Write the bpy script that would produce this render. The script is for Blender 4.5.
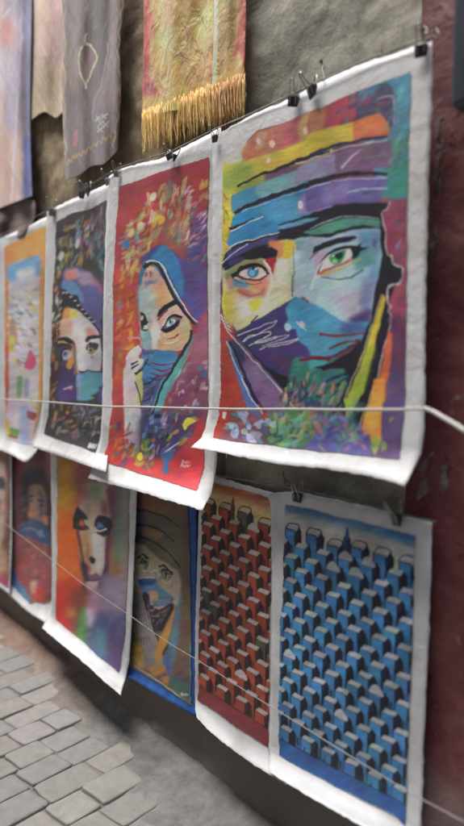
import bpy, bmesh, math, random
import numpy as np
from mathutils import Vector, Matrix, noise

for _o in list(bpy.data.objects):
    bpy.data.objects.remove(_o, do_unlink=True)
scene = bpy.context.scene
COL = scene.collection

# ------------------------------------------------------------------ camera
F_PX, CX, CY = 650.0, 232.0, 413.0          # focal length and centre, in units of a 464 x 826 frame
DIST, EYE = 1.30, 1.34                      # metres to the wall (the plane y = 0), metres above the ground
YAW, PITCH, ROLL = math.radians(38.8), math.radians(2.3), math.radians(1.37)
fwd_h = Vector((-math.cos(YAW), math.sin(YAW), 0))
FWD = (fwd_h * math.cos(PITCH) - Vector((0, 0, 1)) * math.sin(PITCH)).normalized()
R0 = FWD.cross(Vector((0, 0, 1))).normalized()
U0 = R0.cross(FWD).normalized()
RIGHT = (R0 * math.cos(ROLL) + U0 * math.sin(ROLL)).normalized()
UP = RIGHT.cross(FWD).normalized()
EYEP = Vector((0, -DIST, EYE))
cam = bpy.data.cameras.new('camera')
cam.sensor_fit = 'VERTICAL'; cam.sensor_height = 36.0
cam.lens = F_PX / 826.0 * 36.0
cam.clip_start = 0.02; cam.clip_end = 300
cam.dof.use_dof = True; cam.dof.focus_distance = 2.1; cam.dof.aperture_fstop = 1.15
cam_o = bpy.data.objects.new('camera', cam); COL.objects.link(cam_o)
cam_o.matrix_world = Matrix(((RIGHT.x, UP.x, -FWD.x, EYEP.x), (RIGHT.y, UP.y, -FWD.y, EYEP.y),
                             (RIGHT.z, UP.z, -FWD.z, EYEP.z), (0, 0, 0, 1)))
scene.camera = cam_o

# ------------------------------------------------------------------ sky, sun, exposure
SUN_EL, SUN_AZ = math.radians(67), math.radians(212)    # azimuth clockwise from +Y: behind the viewer, a little to the left
world = bpy.data.worlds.new('World'); scene.world = world; world.use_nodes = True
wn = world.node_tree.nodes; wl = world.node_tree.links
bg = wn['Background']
sky = wn.new('ShaderNodeTexSky'); sky.sky_type = 'NISHITA'; sky.sun_disc = False
sky.sun_elevation = SUN_EL; sky.sun_rotation = SUN_AZ; sky.air_density = 1.0; sky.dust_density = 4.0; sky.ozone_density = 0.6
wl.new(sky.outputs[0], bg.inputs[0]); bg.inputs[1].default_value = 0.15
sl = bpy.data.lights.new('sun', 'SUN'); sl.energy = 2.7; sl.angle = math.radians(42); sl.color = (1.0, 0.985, 0.965)
so = bpy.data.objects.new('sun', sl); COL.objects.link(so)
sdir = Vector((math.sin(SUN_AZ) * math.cos(SUN_EL), math.cos(SUN_AZ) * math.cos(SUN_EL), math.sin(SUN_EL)))
so.rotation_euler = sdir.to_track_quat('Z', 'Y').to_euler(); so.location = (0, -2, 6)
scene.view_settings.view_transform = 'Standard'; scene.view_settings.look = 'None'
scene.view_settings.exposure = 1.1; scene.view_settings.gamma = 1.0
scene.view_settings.use_curve_mapping = False

# ------------------------------------------------------------------ helpers
def ray(px, py):
    return FWD + RIGHT * ((px - CX) / F_PX) - UP * ((py - CY) / F_PX)
def at(px, py, off=0.0):
    """the point standing `off` metres in front of the wall that is seen at this place of the frame"""
    d = ray(px, py)
    t = (-off - EYEP.y) / d.y
    return EYEP + d * t
def at_np(px, py, off):
    a = (px - CX) / F_PX; b = (py - CY) / F_PX
    dx = FWD.x + RIGHT.x * a - UP.x * b; dy = FWD.y + RIGHT.y * a - UP.y * b; dz = FWD.z + RIGHT.z * a - UP.z * b
    t = (-off - EYEP.y) / dy
    return np.stack([EYEP.x + dx * t, EYEP.y + dy * t, EYEP.z + dz * t], -1)
def tag(o, label=None, cat=None, group=None, kind=None):
    if label: o['label'] = label
    if cat: o['category'] = cat
    if group: o['group'] = group
    if kind: o['kind'] = kind
    return o
def empty(name, loc, label, cat, group=None):
    o = bpy.data.objects.new(name, None); COL.objects.link(o); o.location = loc
    o.empty_display_size = 0.05
    return tag(o, label, cat, group)
def mesh_obj(name, verts, faces, mat, parent=None, smooth=True, colors=None):
    me = bpy.data.meshes.new(name)
    V = np.asarray(verts, dtype=np.float32).reshape(-1, 3)
    if parent is not None:
        V = V - np.array(parent_world(parent), dtype=np.float32)
    if isinstance(faces, np.ndarray):
        nf = len(faces); k = faces.shape[1]
        me.vertices.add(len(V)); me.vertices.foreach_set('co', V.ravel())
        me.loops.add(nf * k); me.loops.foreach_set('vertex_index', faces.astype(np.int32).ravel())
        me.polygons.add(nf); me.polygons.foreach_set('loop_start', np.arange(0, nf * k, k, dtype=np.int32))
        me.update(calc_edges=True)
    else:
        me.from_pydata([tuple(map(float, v)) for v in V], [], faces)
    me.validate()
    if smooth:
        me.polygons.foreach_set('use_smooth', np.ones(len(me.polygons), dtype=bool))
    if colors is not None:
        ca = me.color_attributes.new('paint', 'FLOAT_COLOR', 'POINT')
        c4 = np.ones((len(V), 4), dtype=np.float32); c4[:, :3] = colors
        ca.data.foreach_set('color', c4.ravel())
    me.materials.append(mat)
    o = bpy.data.objects.new(name, me); COL.objects.link(o)
    if parent is not None: o.parent = parent
    return o
def parent_world(p):
    v = Vector((0, 0, 0))
    while p is not None:
        v = v + p.location; p = p.parent
    return v
class MB:
    def __init__(s): s.v = []; s.f = []
    def add(s, vs, fs):
        b = len(s.v); s.v += [tuple(v) for v in vs]; s.f += [tuple(i + b for i in f) for f in fs]
    def box(s, c, size, rot=None, bev=0.0):
        hx, hy, hz = [a / 2 for a in size]; c = Vector(c)
        if bev <= 0:
            vs = [Vector((x, y, z)) for x in (-hx, hx) for y in (-hy, hy) for z in (-hz, hz)]
            fs = [(0, 1, 3, 2), (4, 6, 7, 5), (0, 4, 5, 1), (2, 3, 7, 6), (0, 2, 6, 4), (1, 5, 7, 3)]
        else:
            bm = bmesh.new(); bmesh.ops.create_cube(bm, size=1.0)
            bmesh.ops.scale(bm, vec=(2 * hx, 2 * hy, 2 * hz), verts=bm.verts)
            bmesh.ops.bevel(bm, geom=list(bm.edges), offset=bev, segments=2, profile=0.6, affect='EDGES')
            bm.verts.index_update(); vs = [v.co.copy() for v in bm.verts]; fs = [tuple(v.index for v in f.verts) for f in bm.faces]; bm.free()
        if rot is not None: vs = [rot @ v for v in vs]
        s.add([v + c for v in vs], fs)
    def tube(s, pts, r, n=8, r1=None, cap=True):
        pts = [Vector(p) for p in pts]; m = len(pts); up = Vector((0.13, 0.31, 0.94)); vs = []; fs = []
        for i, p in enumerate(pts):
            t = (pts[min(i + 1, m - 1)] - pts[max(i - 1, 0)]).normalized()
            a = t.cross(up)
            if a.length < 1e-3: a = t.cross(Vector((1, 0, 0)))
            a.normalize(); b = t.cross(a)
            rr = r if r1 is None else r + (r1 - r) * i / (m - 1)
            for k in range(n):
                an = 2 * math.pi * k / n
                vs.append(p + (a * math.cos(an) + b * math.sin(an)) * rr)
        for i in range(m - 1):
            for k in range(n):
                k2 = (k + 1) % n
                fs.append((i * n + k, i * n + k2, (i + 1) * n + k2, (i + 1) * n + k))
        if cap:
            fs.append(tuple(range(n - 1, -1, -1))); fs.append(tuple((m - 1) * n + k for k in range(n)))
        s.add(vs, fs)
    def build(s, name, mat, parent=None, smooth=True):
        return mesh_obj(name, s.v, s.f, mat, parent, smooth)

def s2l(c):
    c = np.asarray(c, dtype=np.float64)
    return np.where(c <= 0.04045, c / 12.92, ((c + 0.055) / 1.055) ** 2.4)
def rgb(r, g, b): return tuple(float(x) for x in s2l(np.array([r, g, b]) / 255.0)) + (1.0,)

# ------------------------------------------------------------------ materials
def mat_new(name, col=(0.5, 0.5, 0.5, 1), rough=0.7, metal=0.0, spec=0.5):
    m = bpy.data.materials.new(name); m.use_nodes = True
    b = m.node_tree.nodes['Principled BSDF']
    b.inputs['Base Color'].default_value = col; b.inputs['Roughness'].default_value = rough
    b.inputs['Metallic'].default_value = metal; b.inputs['Specular IOR Level'].default_value = spec
    return m, m.node_tree.nodes, m.node_tree.links, b
def nz(n, l, scale, detail=6, rough=0.6, dist=0.0, vec=None, stretch=None):
    t = n.new('ShaderNodeTexNoise'); t.inputs['Scale'].default_value = scale; t.inputs['Detail'].default_value = detail
    t.inputs['Roughness'].default_value = rough; t.inputs['Distortion'].default_value = dist
    tc = n.new('ShaderNodeNewGeometry'); mp = n.new('ShaderNodeMapping')
    if stretch: mp.inputs['Scale'].default_value = stretch
    l.new(tc.outputs['Position'], mp.inputs[0]); l.new(mp.outputs[0], t.inputs['Vector'])
    return t
def ramp(n, l, src, stops):
    r = n.new('ShaderNodeValToRGB'); e = r.color_ramp.elements
    while len(e) < len(stops): e.new(0.5)
    for i, (p, c) in enumerate(stops): e[i].position = p; e[i].color = c
    l.new(src, r.inputs[0]); return r
def bump(n, l, b, src, strength, dist=0.005, prev=None):
    k = n.new('ShaderNodeBump'); k.inputs['Strength'].default_value = strength; k.inputs['Distance'].default_value = dist
    l.new(src, k.inputs['Height'])
    if prev: l.new(prev.outputs[0], k.inputs['Normal'])
    l.new(k.outputs[0], b.inputs['Normal']); return k
def mix(n, l, fac, a, b_, mode='MIX'):
    m = n.new('ShaderNodeMix'); m.data_type = 'RGBA'; m.blend_type = mode
    if isinstance(fac, float): m.inputs['Factor'].default_value = fac
    else: l.new(fac, m.inputs['Factor'])
    for i, s in (('A', a), ('B', b_)):
        idx = 6 if i == 'A' else 7
        if isinstance(s, tuple): m.inputs[idx].default_value = s
        else: l.new(s, m.inputs[idx])
    return m.outputs[2]

def make_paint_mat():
    m, n, l, b = mat_new('paint_on_canvas', rough=0.5, spec=0.4)
    a = n.new('ShaderNodeAttribute'); a.attribute_name = 'paint'
    t = nz(n, l, 260, 3, 0.6)
    r = ramp(n, l, t.outputs[0], [(0.35, (0.86, 0.86, 0.86, 1)), (0.65, (1.08, 1.08, 1.08, 1))])
    l.new(mix(n, l, 1.0, a.outputs['Color'], r.outputs[0], 'MULTIPLY'), b.inputs['Base Color'])
    k = bump(n, l, b, t.outputs[0], 0.35, 0.002)
    t2 = nz(n, l, 70, 4, 0.65, 0.5, stretch=(1, 1, 2.2)); bump(n, l, b, t2.outputs[0], 0.3, 0.003, k)
    return m
def make_canvas_mat():
    m, n, l, b = mat_new('raw_white_canvas', rough=0.75, spec=0.25)
    t = nz(n, l, 9, 6, 0.65); t2 = nz(n, l, 420, 2, 0.5)
    r = ramp(n, l, t.outputs[0], [(0.3, (0.55, 0.55, 0.54, 1)), (0.55, (0.70, 0.715, 0.72, 1)), (0.8, (0.76, 0.775, 0.785, 1))])
    l.new(r.outputs[0], b.inputs['Base Color'])
    k = bump(n, l, b, t2.outputs[0], 0.4, 0.0012); t3 = nz(n, l, 45, 5, 0.6); kk = bump(n, l, b, t3.outputs[0], 0.3, 0.003, k); t4 = nz(n, l, 11, 5, 0.55, 1.5); bump(n, l, b, t4.outputs[0], 0.35, 0.012, kk)
    return m
M = {}
M['paint'] = make_paint_mat(); M['canvas'] = make_canvas_mat()
def simple(name, c1, c2, scale=30, rough=0.7, bs=0.4, bd=0.003, metal=0.0, spec=0.5, stretch=None, detail=7):
    m, n, l, b = mat_new(name, rough=rough, metal=metal, spec=spec)
    t = nz(n, l, scale, detail, 0.65, 0.3, stretch=stretch)
    r = ramp(n, l, t.outputs[0], [(0.32, c1), (0.68, c2)])
    l.new(r.outputs[0], b.inputs['Base Color'])
    if bs: bump(n, l, b, t.outputs[0], bs, bd)
    return m
M['blue_hem'] = simple('blue_painted_canvas', rgb(28, 70, 140), rgb(50, 105, 180), 25, 0.7)
M['metal'] = simple('clip_steel', (0.25, 0.25, 0.25, 1), (0.5, 0.5, 0.5, 1), 60, 0.28, 0.1, metal=1.0)
M['black'] = simple('black_clip_enamel', (0.012, 0.012, 0.013, 1), (0.03, 0.03, 0.032, 1), 60, 0.35, 0.1)
M['wire'] = simple('galvanised_wire', (0.10, 0.09, 0.08, 1), (0.3, 0.29, 0.27, 1), 50, 0.45, 0.2, metal=0.7)
M['cord'] = simple('white_cotton_cord', (0.42, 0.41, 0.38, 1), (0.66, 0.65, 0.62, 1), 300, 0.85, 0.6, 0.002)
M['thin_cord'] = simple('grey_nylon_cord', (0.22, 0.21, 0.20, 1), (0.40, 0.38, 0.36, 1), 300, 0.7, 0.6, 0.002)

# ------------------------------------------------------------------ painting toolkit: brush work laid on a canvas, kept as point colours of a fine mesh
def catmull(pts, closed, step=1.0):
    P = np.array(pts, dtype=float); n = len(P)
    if n < 3: return P
    out = []
    for i in range(n if closed else n - 1):
        if closed: p0, p1, p2, p3 = P[(i - 1) % n], P[i], P[(i + 1) % n], P[(i + 2) % n]
        else: p0, p1, p2, p3 = P[max(i - 1, 0)], P[i], P[i + 1], P[min(i + 2, n - 1)]
        k = int(max(2, min(14, np.hypot(*(p2 - p1)) / step)))
        t = np.linspace(0, 1, k, endpoint=False)[:, None]
        k_ = 0.27 if closed else 0.42; m1, m2 = k_ * (p2 - p0), k_ * (p3 - p1)
        out.append((2 * t ** 3 - 3 * t ** 2 + 1) * p1 + (t ** 3 - 2 * t ** 2 + t) * m1 + (-2 * t ** 3 + 3 * t ** 2) * p2 + (t ** 3 - t ** 2) * m2)
    out = np.concatenate(out)
    return out if closed else np.vstack([out, P[-1]])
def blur1(a, r):
    if r < 0.5: return a
    k = int(math.ceil(r * 2.2)); x = np.arange(-k, k + 1); g = np.exp(-x * x / (2 * r * r)); g /= g.sum()
    for ax in (0, 1):
        p = [(0, 0)] * a.ndim; p[ax] = (k, k); q = np.pad(a, p, mode='edge'); o = np.zeros_like(a)
        for i, w in enumerate(g):
            sl_ = [slice(None)] * a.ndim; sl_[ax] = slice(i, i + a.shape[ax]); o += w * q[tuple(sl_)]
        a = o
    return a
class Art:
    def __init__(s, x0, y0, x1, y1, base, S=3.0, seed=1):
        s.x0, s.y0, s.S = x0, y0, S
        s.h, s.w = int((y1 - y0) * S), int((x1 - x0) * S)
        s.im = np.ones((s.h, s.w, 3)) * (np.array(base) / 255.0); s.rs = np.random.RandomState(seed); s.sat = 0.86; s.cloth = False
    def _fill(s, P, col, alpha, soft):
        Q = (P - np.array([s.x0, s.y0])) * s.S
        pad = int(soft * s.S * 2.5) + 1 if soft else 1
        ya, yb = int(max(0, math.floor(Q[:, 1].min()) - pad)), int(min(s.h, math.ceil(Q[:, 1].max()) + pad))
        xa, xb = int(max(0, math.floor(Q[:, 0].min()) - pad)), int(min(s.w, math.ceil(Q[:, 0].max()) + pad))
        if ya >= yb or xa >= xb: return
        m = np.zeros((yb - ya, xb - xa)); X1, Y1 = Q[:, 0], Q[:, 1]; X2, Y2 = np.roll(X1, -1), np.roll(Y1, -1)
        xs_ = np.arange(xa, xb)
        for r in range(ya, yb):
            yc = r + 0.5; c = (Y1 <= yc) != (Y2 <= yc)
            if not c.any(): continue
            xx = np.sort(X1[c] + (yc - Y1[c]) * (X2[c] - X1[c]) / (Y2[c] - Y1[c]))
            for k in range(0, len(xx) - 1, 2):
                m[r - ya] += np.clip(np.minimum(xs_ + 1, xx[k + 1]) - np.maximum(xs_, xx[k]), 0, 1)
        m = np.clip(m, 0, 1)
        if soft: m = blur1(m, soft * s.S)
        m = (m * alpha)[:, :, None]; v = s.im[ya:yb, xa:xb]
        v[:] = v * (1 - m) + (np.array(col) / 255.0) * m
    def P(s, pts, col, soft=0.0, a=1.0, smooth=True):
        P = catmull(pts, True, 1.0) if smooth and len(pts) > 2 else np.array(pts, dtype=float)
        s._fill(P, col, a, soft)
    def L(s, pts, col, w0=1.0, w1=None, a=1.0, soft=0.0, belly=False):
        P = catmull(pts, False, 1.0); n = len(P)
        if n < 2: return
        T = np.gradient(P, axis=0); T /= (np.hypot(T[:, 0], T[:, 1])[:, None] + 1e-9); N = np.stack([-T[:, 1], T[:, 0]], 1)
        t = np.linspace(0, 1, n); w = (w0 + ((w0 if w1 is None else w1) - w0) * t) / 2
        if belly: w = w * (0.15 + 0.85 * np.sin(np.pi * t))
        w = w * (1 + 0.12 * s.rs.randn(n)); w = w[:, None]
        s._fill(np.vstack([P + N * w, (P - N * w)[::-1]]), col, a, soft)
    def E(s, cx, cy, rx, ry, col, rot=0.0, **k):
        t = np.linspace(0, 2 * np.pi, 14, endpoint=False); c, d = math.cos(rot), math.sin(rot)
        s.P([(cx + rx * math.cos(u) * c - ry * math.sin(u) * d, cy + rx * math.cos(u) * d + ry * math.sin(u) * c) for u in t], col, **k)
    def D(s, poly, n, cols, ln=4.0, wd=1.6, ang=-30, aj=40, a=0.9, jit=14):
        """n dabs of the brush inside a polygon"""
        jit = 5 if s.cloth else jit; n = int(n * .55); ln *= 1.7; wd *= 1.35; a = a * .82
        P = np.array(poly, dtype=float); lo, hi = P.min(0), P.max(0); X1, Y1 = P[:, 0], P[:, 1]; X2, Y2 = np.roll(X1, -1), np.roll(Y1, -1)
        k = 0; tries = 0
        while k < n and tries < n * 12:
            tries += 1; x, y = lo + (hi - lo) * s.rs.rand(2)
            c = (Y1 <= y) != (Y2 <= y)
            if not c.any() or (np.sum((X1 + (y - Y1) * (X2 - X1) / (Y2 - Y1 + 1e-9))[c] > x) % 2) == 0: continue
            k += 1; an = math.radians(ang + (s.rs.rand() * 2 - 1) * aj); L_ = ln * (0.5 + s.rs.rand()); W_ = wd * (0.5 + s.rs.rand())
            d = np.array([math.cos(an), math.sin(an)]); nn = np.array([-d[1], d[0]]); b = (s.rs.rand() - 0.5) * L_ * 0.35; p = np.array([x, y])
            q = [p - d * L_ / 2, p - d * L_ * 0.2 + nn * (W_ / 2 + b), p + d * L_ * 0.3 + nn * (W_ * 0.45 + b), p + d * L_ / 2, p + d * L_ * 0.25 - nn * (W_ * 0.5 - b), p - d * L_ * 0.25 - nn * (W_ * 0.4 - b)]
            col = np.array(cols[s.rs.randint(len(cols))]) + s.rs.randn(3) * jit
            s._fill(np.array(q), np.clip(col, 0, 255), a * (.7 + .3 * s.rs.rand()), 0.28)
    def scribble(s, x, y, w, h, col, wd=0.6):
        s.L([(x, y), (x + w * .15, y - h), (x + w * .25, y), (x + w * .4, y - h * .6), (x + w * .5, y + h * .1), (x + w * .65, y - h * .7), (x + w * .75, y), (x + w, y - h * .5)], col, wd)
    def field(s, sx, sy, seed):
        r = np.random.RandomState(seed); f = r.randn(s.h // 2 + 2, s.w // 2 + 2)
        def b(a, r_, ax):
            k = int(math.ceil(r_ * 2)); x = np.arange(-k, k + 1); g = np.exp(-x * x / (2 * r_ * r_)); g /= g.sum()
            p = [(0, 0), (0, 0)]; p[ax] = (k, k); q = np.pad(a, p, mode='wrap'); o = np.zeros_like(a)
            for i, w_ in enumerate(g):
                o += w_ * (q[i:i + a.shape[0]] if ax == 0 else q[:, i:i + a.shape[1]])
            return o
        f = b(b(f, sy, 0), sx, 1); f = (f - f.mean()) / (f.std() + 1e-9)
        return np.repeat(np.repeat(f, 2, 0), 2, 1)[:s.h, :s.w]
    def finish(s, warp=0.8, tone=0.07, hue=0.03, slope=-0.35):
        """hand wobble of the edges, then broken colour along the brush direction"""
        yy, xx = np.mgrid[0:s.h, 0:s.w]
        dx = s.field(4, 4, 11) * warp * .6 * s.S; dy = s.field(4, 4, 12) * warp * .6 * s.S
        s.im = s.im[np.clip(yy + dy, 0, s.h - 1).astype(int), np.clip(xx + dx, 0, s.w - 1).astype(int)]
        f = s.field(5, 1.8, 5)
        sh = (yy - slope * xx).astype(int) % s.h
        f = f[sh, xx]; g = s.field(14, 14, 6)
        s.im = s.im * (1 + tone * .6 * f + tone * g)[:, :, None]
        for c in range(3): s.im[:, :, c] += hue * (.4 if s.cloth else 1) * s.field(6, 6, 20 + c) * 0.6
        grey = s.im.mean(-1, keepdims=True)                # colours muted and blacks lifted to grey, imitating a veiling haze
        s.im = grey + (s.im - grey) * s.sat; s.im = 0.035 + s.im * 0.945
        s.im = np.clip(s.im, 0.012, 1); return s
    def sample(s, px, py):
        X = np.clip((px - s.x0) * s.S - 0.5, 0, s.w - 1.01); Y = np.clip((py - s.y0) * s.S - 0.5, 0, s.h - 1.01)
        xi, yi = X.astype(int), Y.astype(int); fx, fy = (X - xi)[..., None], (Y - yi)[..., None]
        return (s.im[yi, xi] * (1 - fx) + s.im[yi, xi + 1] * fx) * (1 - fy) + (s.im[yi + 1, xi] * (1 - fx) + s.im[yi + 1, xi + 1] * fx) * fy
def view(ox, oy, sc):
    return lambda *p: [(ox + x / sc, oy + y / sc) for x, y in p]

def polyline_at(pl, t):
    P = np.array(pl, dtype=float); d = np.r_[0, np.cumsum(np.hypot(*np.diff(P, axis=0).T))]; d /= d[-1]
    C = catmull(pl, False, 2.0); dc = np.r_[0, np.cumsum(np.hypot(*np.diff(C, axis=0).T))]; dc /= dc[-1]
    return np.stack([np.interp(t, dc, C[:, 0]), np.interp(t, dc, C[:, 1])], -1)
def coons(T, Bm, L, R, u, v):
    u = np.asarray(u, float); v = np.asarray(v, float)
    t, b, l, r = polyline_at(T, u), polyline_at(Bm, u), polyline_at(L, v), polyline_at(R, v)
    u_, v_ = u[..., None], v[..., None]
    c00, c10, c01, c11 = [np.array(q, float) for q in (T[0], T[-1], Bm[0], Bm[-1])]
    return (1 - v_) * t + v_ * b + (1 - u_) * l + u_ * r - ((1 - u_) * (1 - v_) * c00 + u_ * (1 - v_) * c10 + (1 - u_) * v_ * c01 + u_ * v_ * c11)
def inside(poly, x, y):
    P = np.array(poly, float); c = np.zeros(x.shape, bool); n = len(P)
    for i in range(n):
        x1, y1 = P[i]; x2, y2 = P[(i + 1) % n]
        k = (y1 <= y) != (y2 <= y)
        c ^= k & (x < x1 + (y - y1) * (x2 - x1) / ((y2 - y1) if y2 != y1 else 1e-9))
    return c
def grid_faces(nu, nv):
    i = np.arange((nu + 1) * (nv + 1)).reshape(nv + 1, nu + 1)
    return np.stack([i[:-1, :-1], i[1:, :-1], i[1:, 1:], i[:-1, 1:]], -1).reshape(-1, 4)
def sheet_back(name, Pf, nrm, mat, parent, nu, nv, th=0.0010, colors=None):
    """a closed thin sheet from a front grid of points"""
    n = len(Pf); V = np.vstack([Pf, Pf - nrm * th]); f = grid_faces(nu, nv); bk = f[:, ::-1] + n
    i = np.arange(n).reshape(nv + 1, nu + 1); rim = np.concatenate([i[0, :], i[1:, -1], i[-1, :-1][::-1], i[1:-1, 0][::-1]]); r2 = np.roll(rim, -1)
    side = np.stack([rim, r2, r2 + n, rim + n], -1)
    return mesh_obj(name, V, np.vstack([f, bk, side]), mat, parent, True, colors)
def make_canvas(T, Bm, L, R, pic, art, gain, base, tilt, curl, seed, label, group, mat='canvas', wave=0.006, density=1.5, hem=0.12):
    T = [tuple(p) for p in T]; Bm = list(Bm); L = list(L); R = list(R)
    L[0], L[-1], R[0], R[-1] = T[0], Bm[0], T[-1], Bm[-1]
    rr = random.Random(seed); ph = [rr.uniform(0, 6.28) for _ in range(6)]
    def off(u, v):
        w = wave * (np.sin(5.2 * u + ph[0] + 1.6 * v) * 0.6 + np.sin(11 * u - 2 * v + ph[1]) * 0.28 * (1 - v * .5) + np.sin(7.5 * v + ph[2] + 2 * u) * 0.45 + np.sin(17 * v + 9 * u + ph[3]) * 0.10)
        c = np.clip((v - (1 - hem)) / hem, 0, 1); e = np.clip((hem * .6 - v) / (hem * .6), 0, 1)
        return base + tilt * v + w + curl * c ** 2 * (0.8 + 0.3 * np.sin(3 * u + ph[4])) - 0.006 * e * e
    def surf(u, v, lift=0.0):
        p = coons(T, Bm, L, R, u, v); return p, at_np(p[..., 0], p[..., 1], off(u, v) + lift)
    c0 = at(T[0][0] * .5 + T[-1][0] * .5, T[0][1] * .5 + T[-1][1] * .5, base)
    root = empty('canvas_painting', c0, label, 'painting', group)
    nu, nv = 44, 64
    U, V = np.meshgrid(np.linspace(0, 1, nu + 1), np.linspace(0, 1, nv + 1))
    p, X = surf(U.ravel(), V.ravel())
    G = X.reshape(nv + 1, nu + 1, 3); du = np.gradient(G, axis=1); dv = np.gradient(G, axis=0)
    N = np.cross(dv, du).reshape(-1, 3); N /= np.linalg.norm(N, axis=1)[:, None] + 1e-12
    if N[:, 1].mean() > 0: N = -N
    jag = 1 + 0 * X
    X2 = X + N * 0
    # slightly frayed outline
    e = np.minimum(np.minimum(U, 1 - U), np.minimum(V, 1 - V)).ravel() < 1e-6
    rs = np.random.RandomState(seed); X2[e] += rs.randn(int(e.sum()), 3) * np.array([0.0010, 0.0004, 0.0011])
    sheet_back('canvas_sheet', X2, N, M[mat], root, nu, nv)
    # the painted picture, on the face of the sheet
    wpx = max(np.hypot(T[-1][0] - T[0][0], T[-1][1] - T[0][1]), 8); hpx = abs(L[-1][1] - L[0][1])
    mu, mv = int(wpx * density), int(max(hpx, abs(R[-1][1] - R[0][1])) * density)
    U, V = np.meshgrid(np.linspace(0, 1, mu + 1), np.linspace(0, 1, mv + 1)); U = U.ravel(); V = V.ravel()
    p, X = surf(U, V, 0.0022)
    f = grid_faces(mu, mv); cen = p[f].mean(1)
    pl = catmull(pic, True, 3.0) if len(pic) > 24 else np.array(pic, float)
    jx = .4 * np.sin(cen[:, 1] * .13 + 3 * np.sin(cen[:, 1] * .043 + seed)) + .16 * np.sin(cen[:, 1] * .61 + 3 * np.sin(cen[:, 1] * .17)); jy = .4 * np.sin(cen[:, 0] * .11 + 3 * np.sin(cen[:, 0] * .037 + seed)) + .16 * np.sin(cen[:, 0] * .57 + 3 * np.sin(cen[:, 0] * .19))
    keep = f[inside(pl, cen[:, 0] + jx, cen[:, 1] + jy)]
    used = np.unique(keep); remap = -np.ones(len(X), int); remap[used] = np.arange(len(used))
    colr = s2l(art.sample(p[used, 0], p[used, 1])) * gain
    mesh_obj('painted_picture', X[used], remap[keep], M['paint'], root, True, np.clip(colr, 0.004, 0.86))
    return root, off

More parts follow.
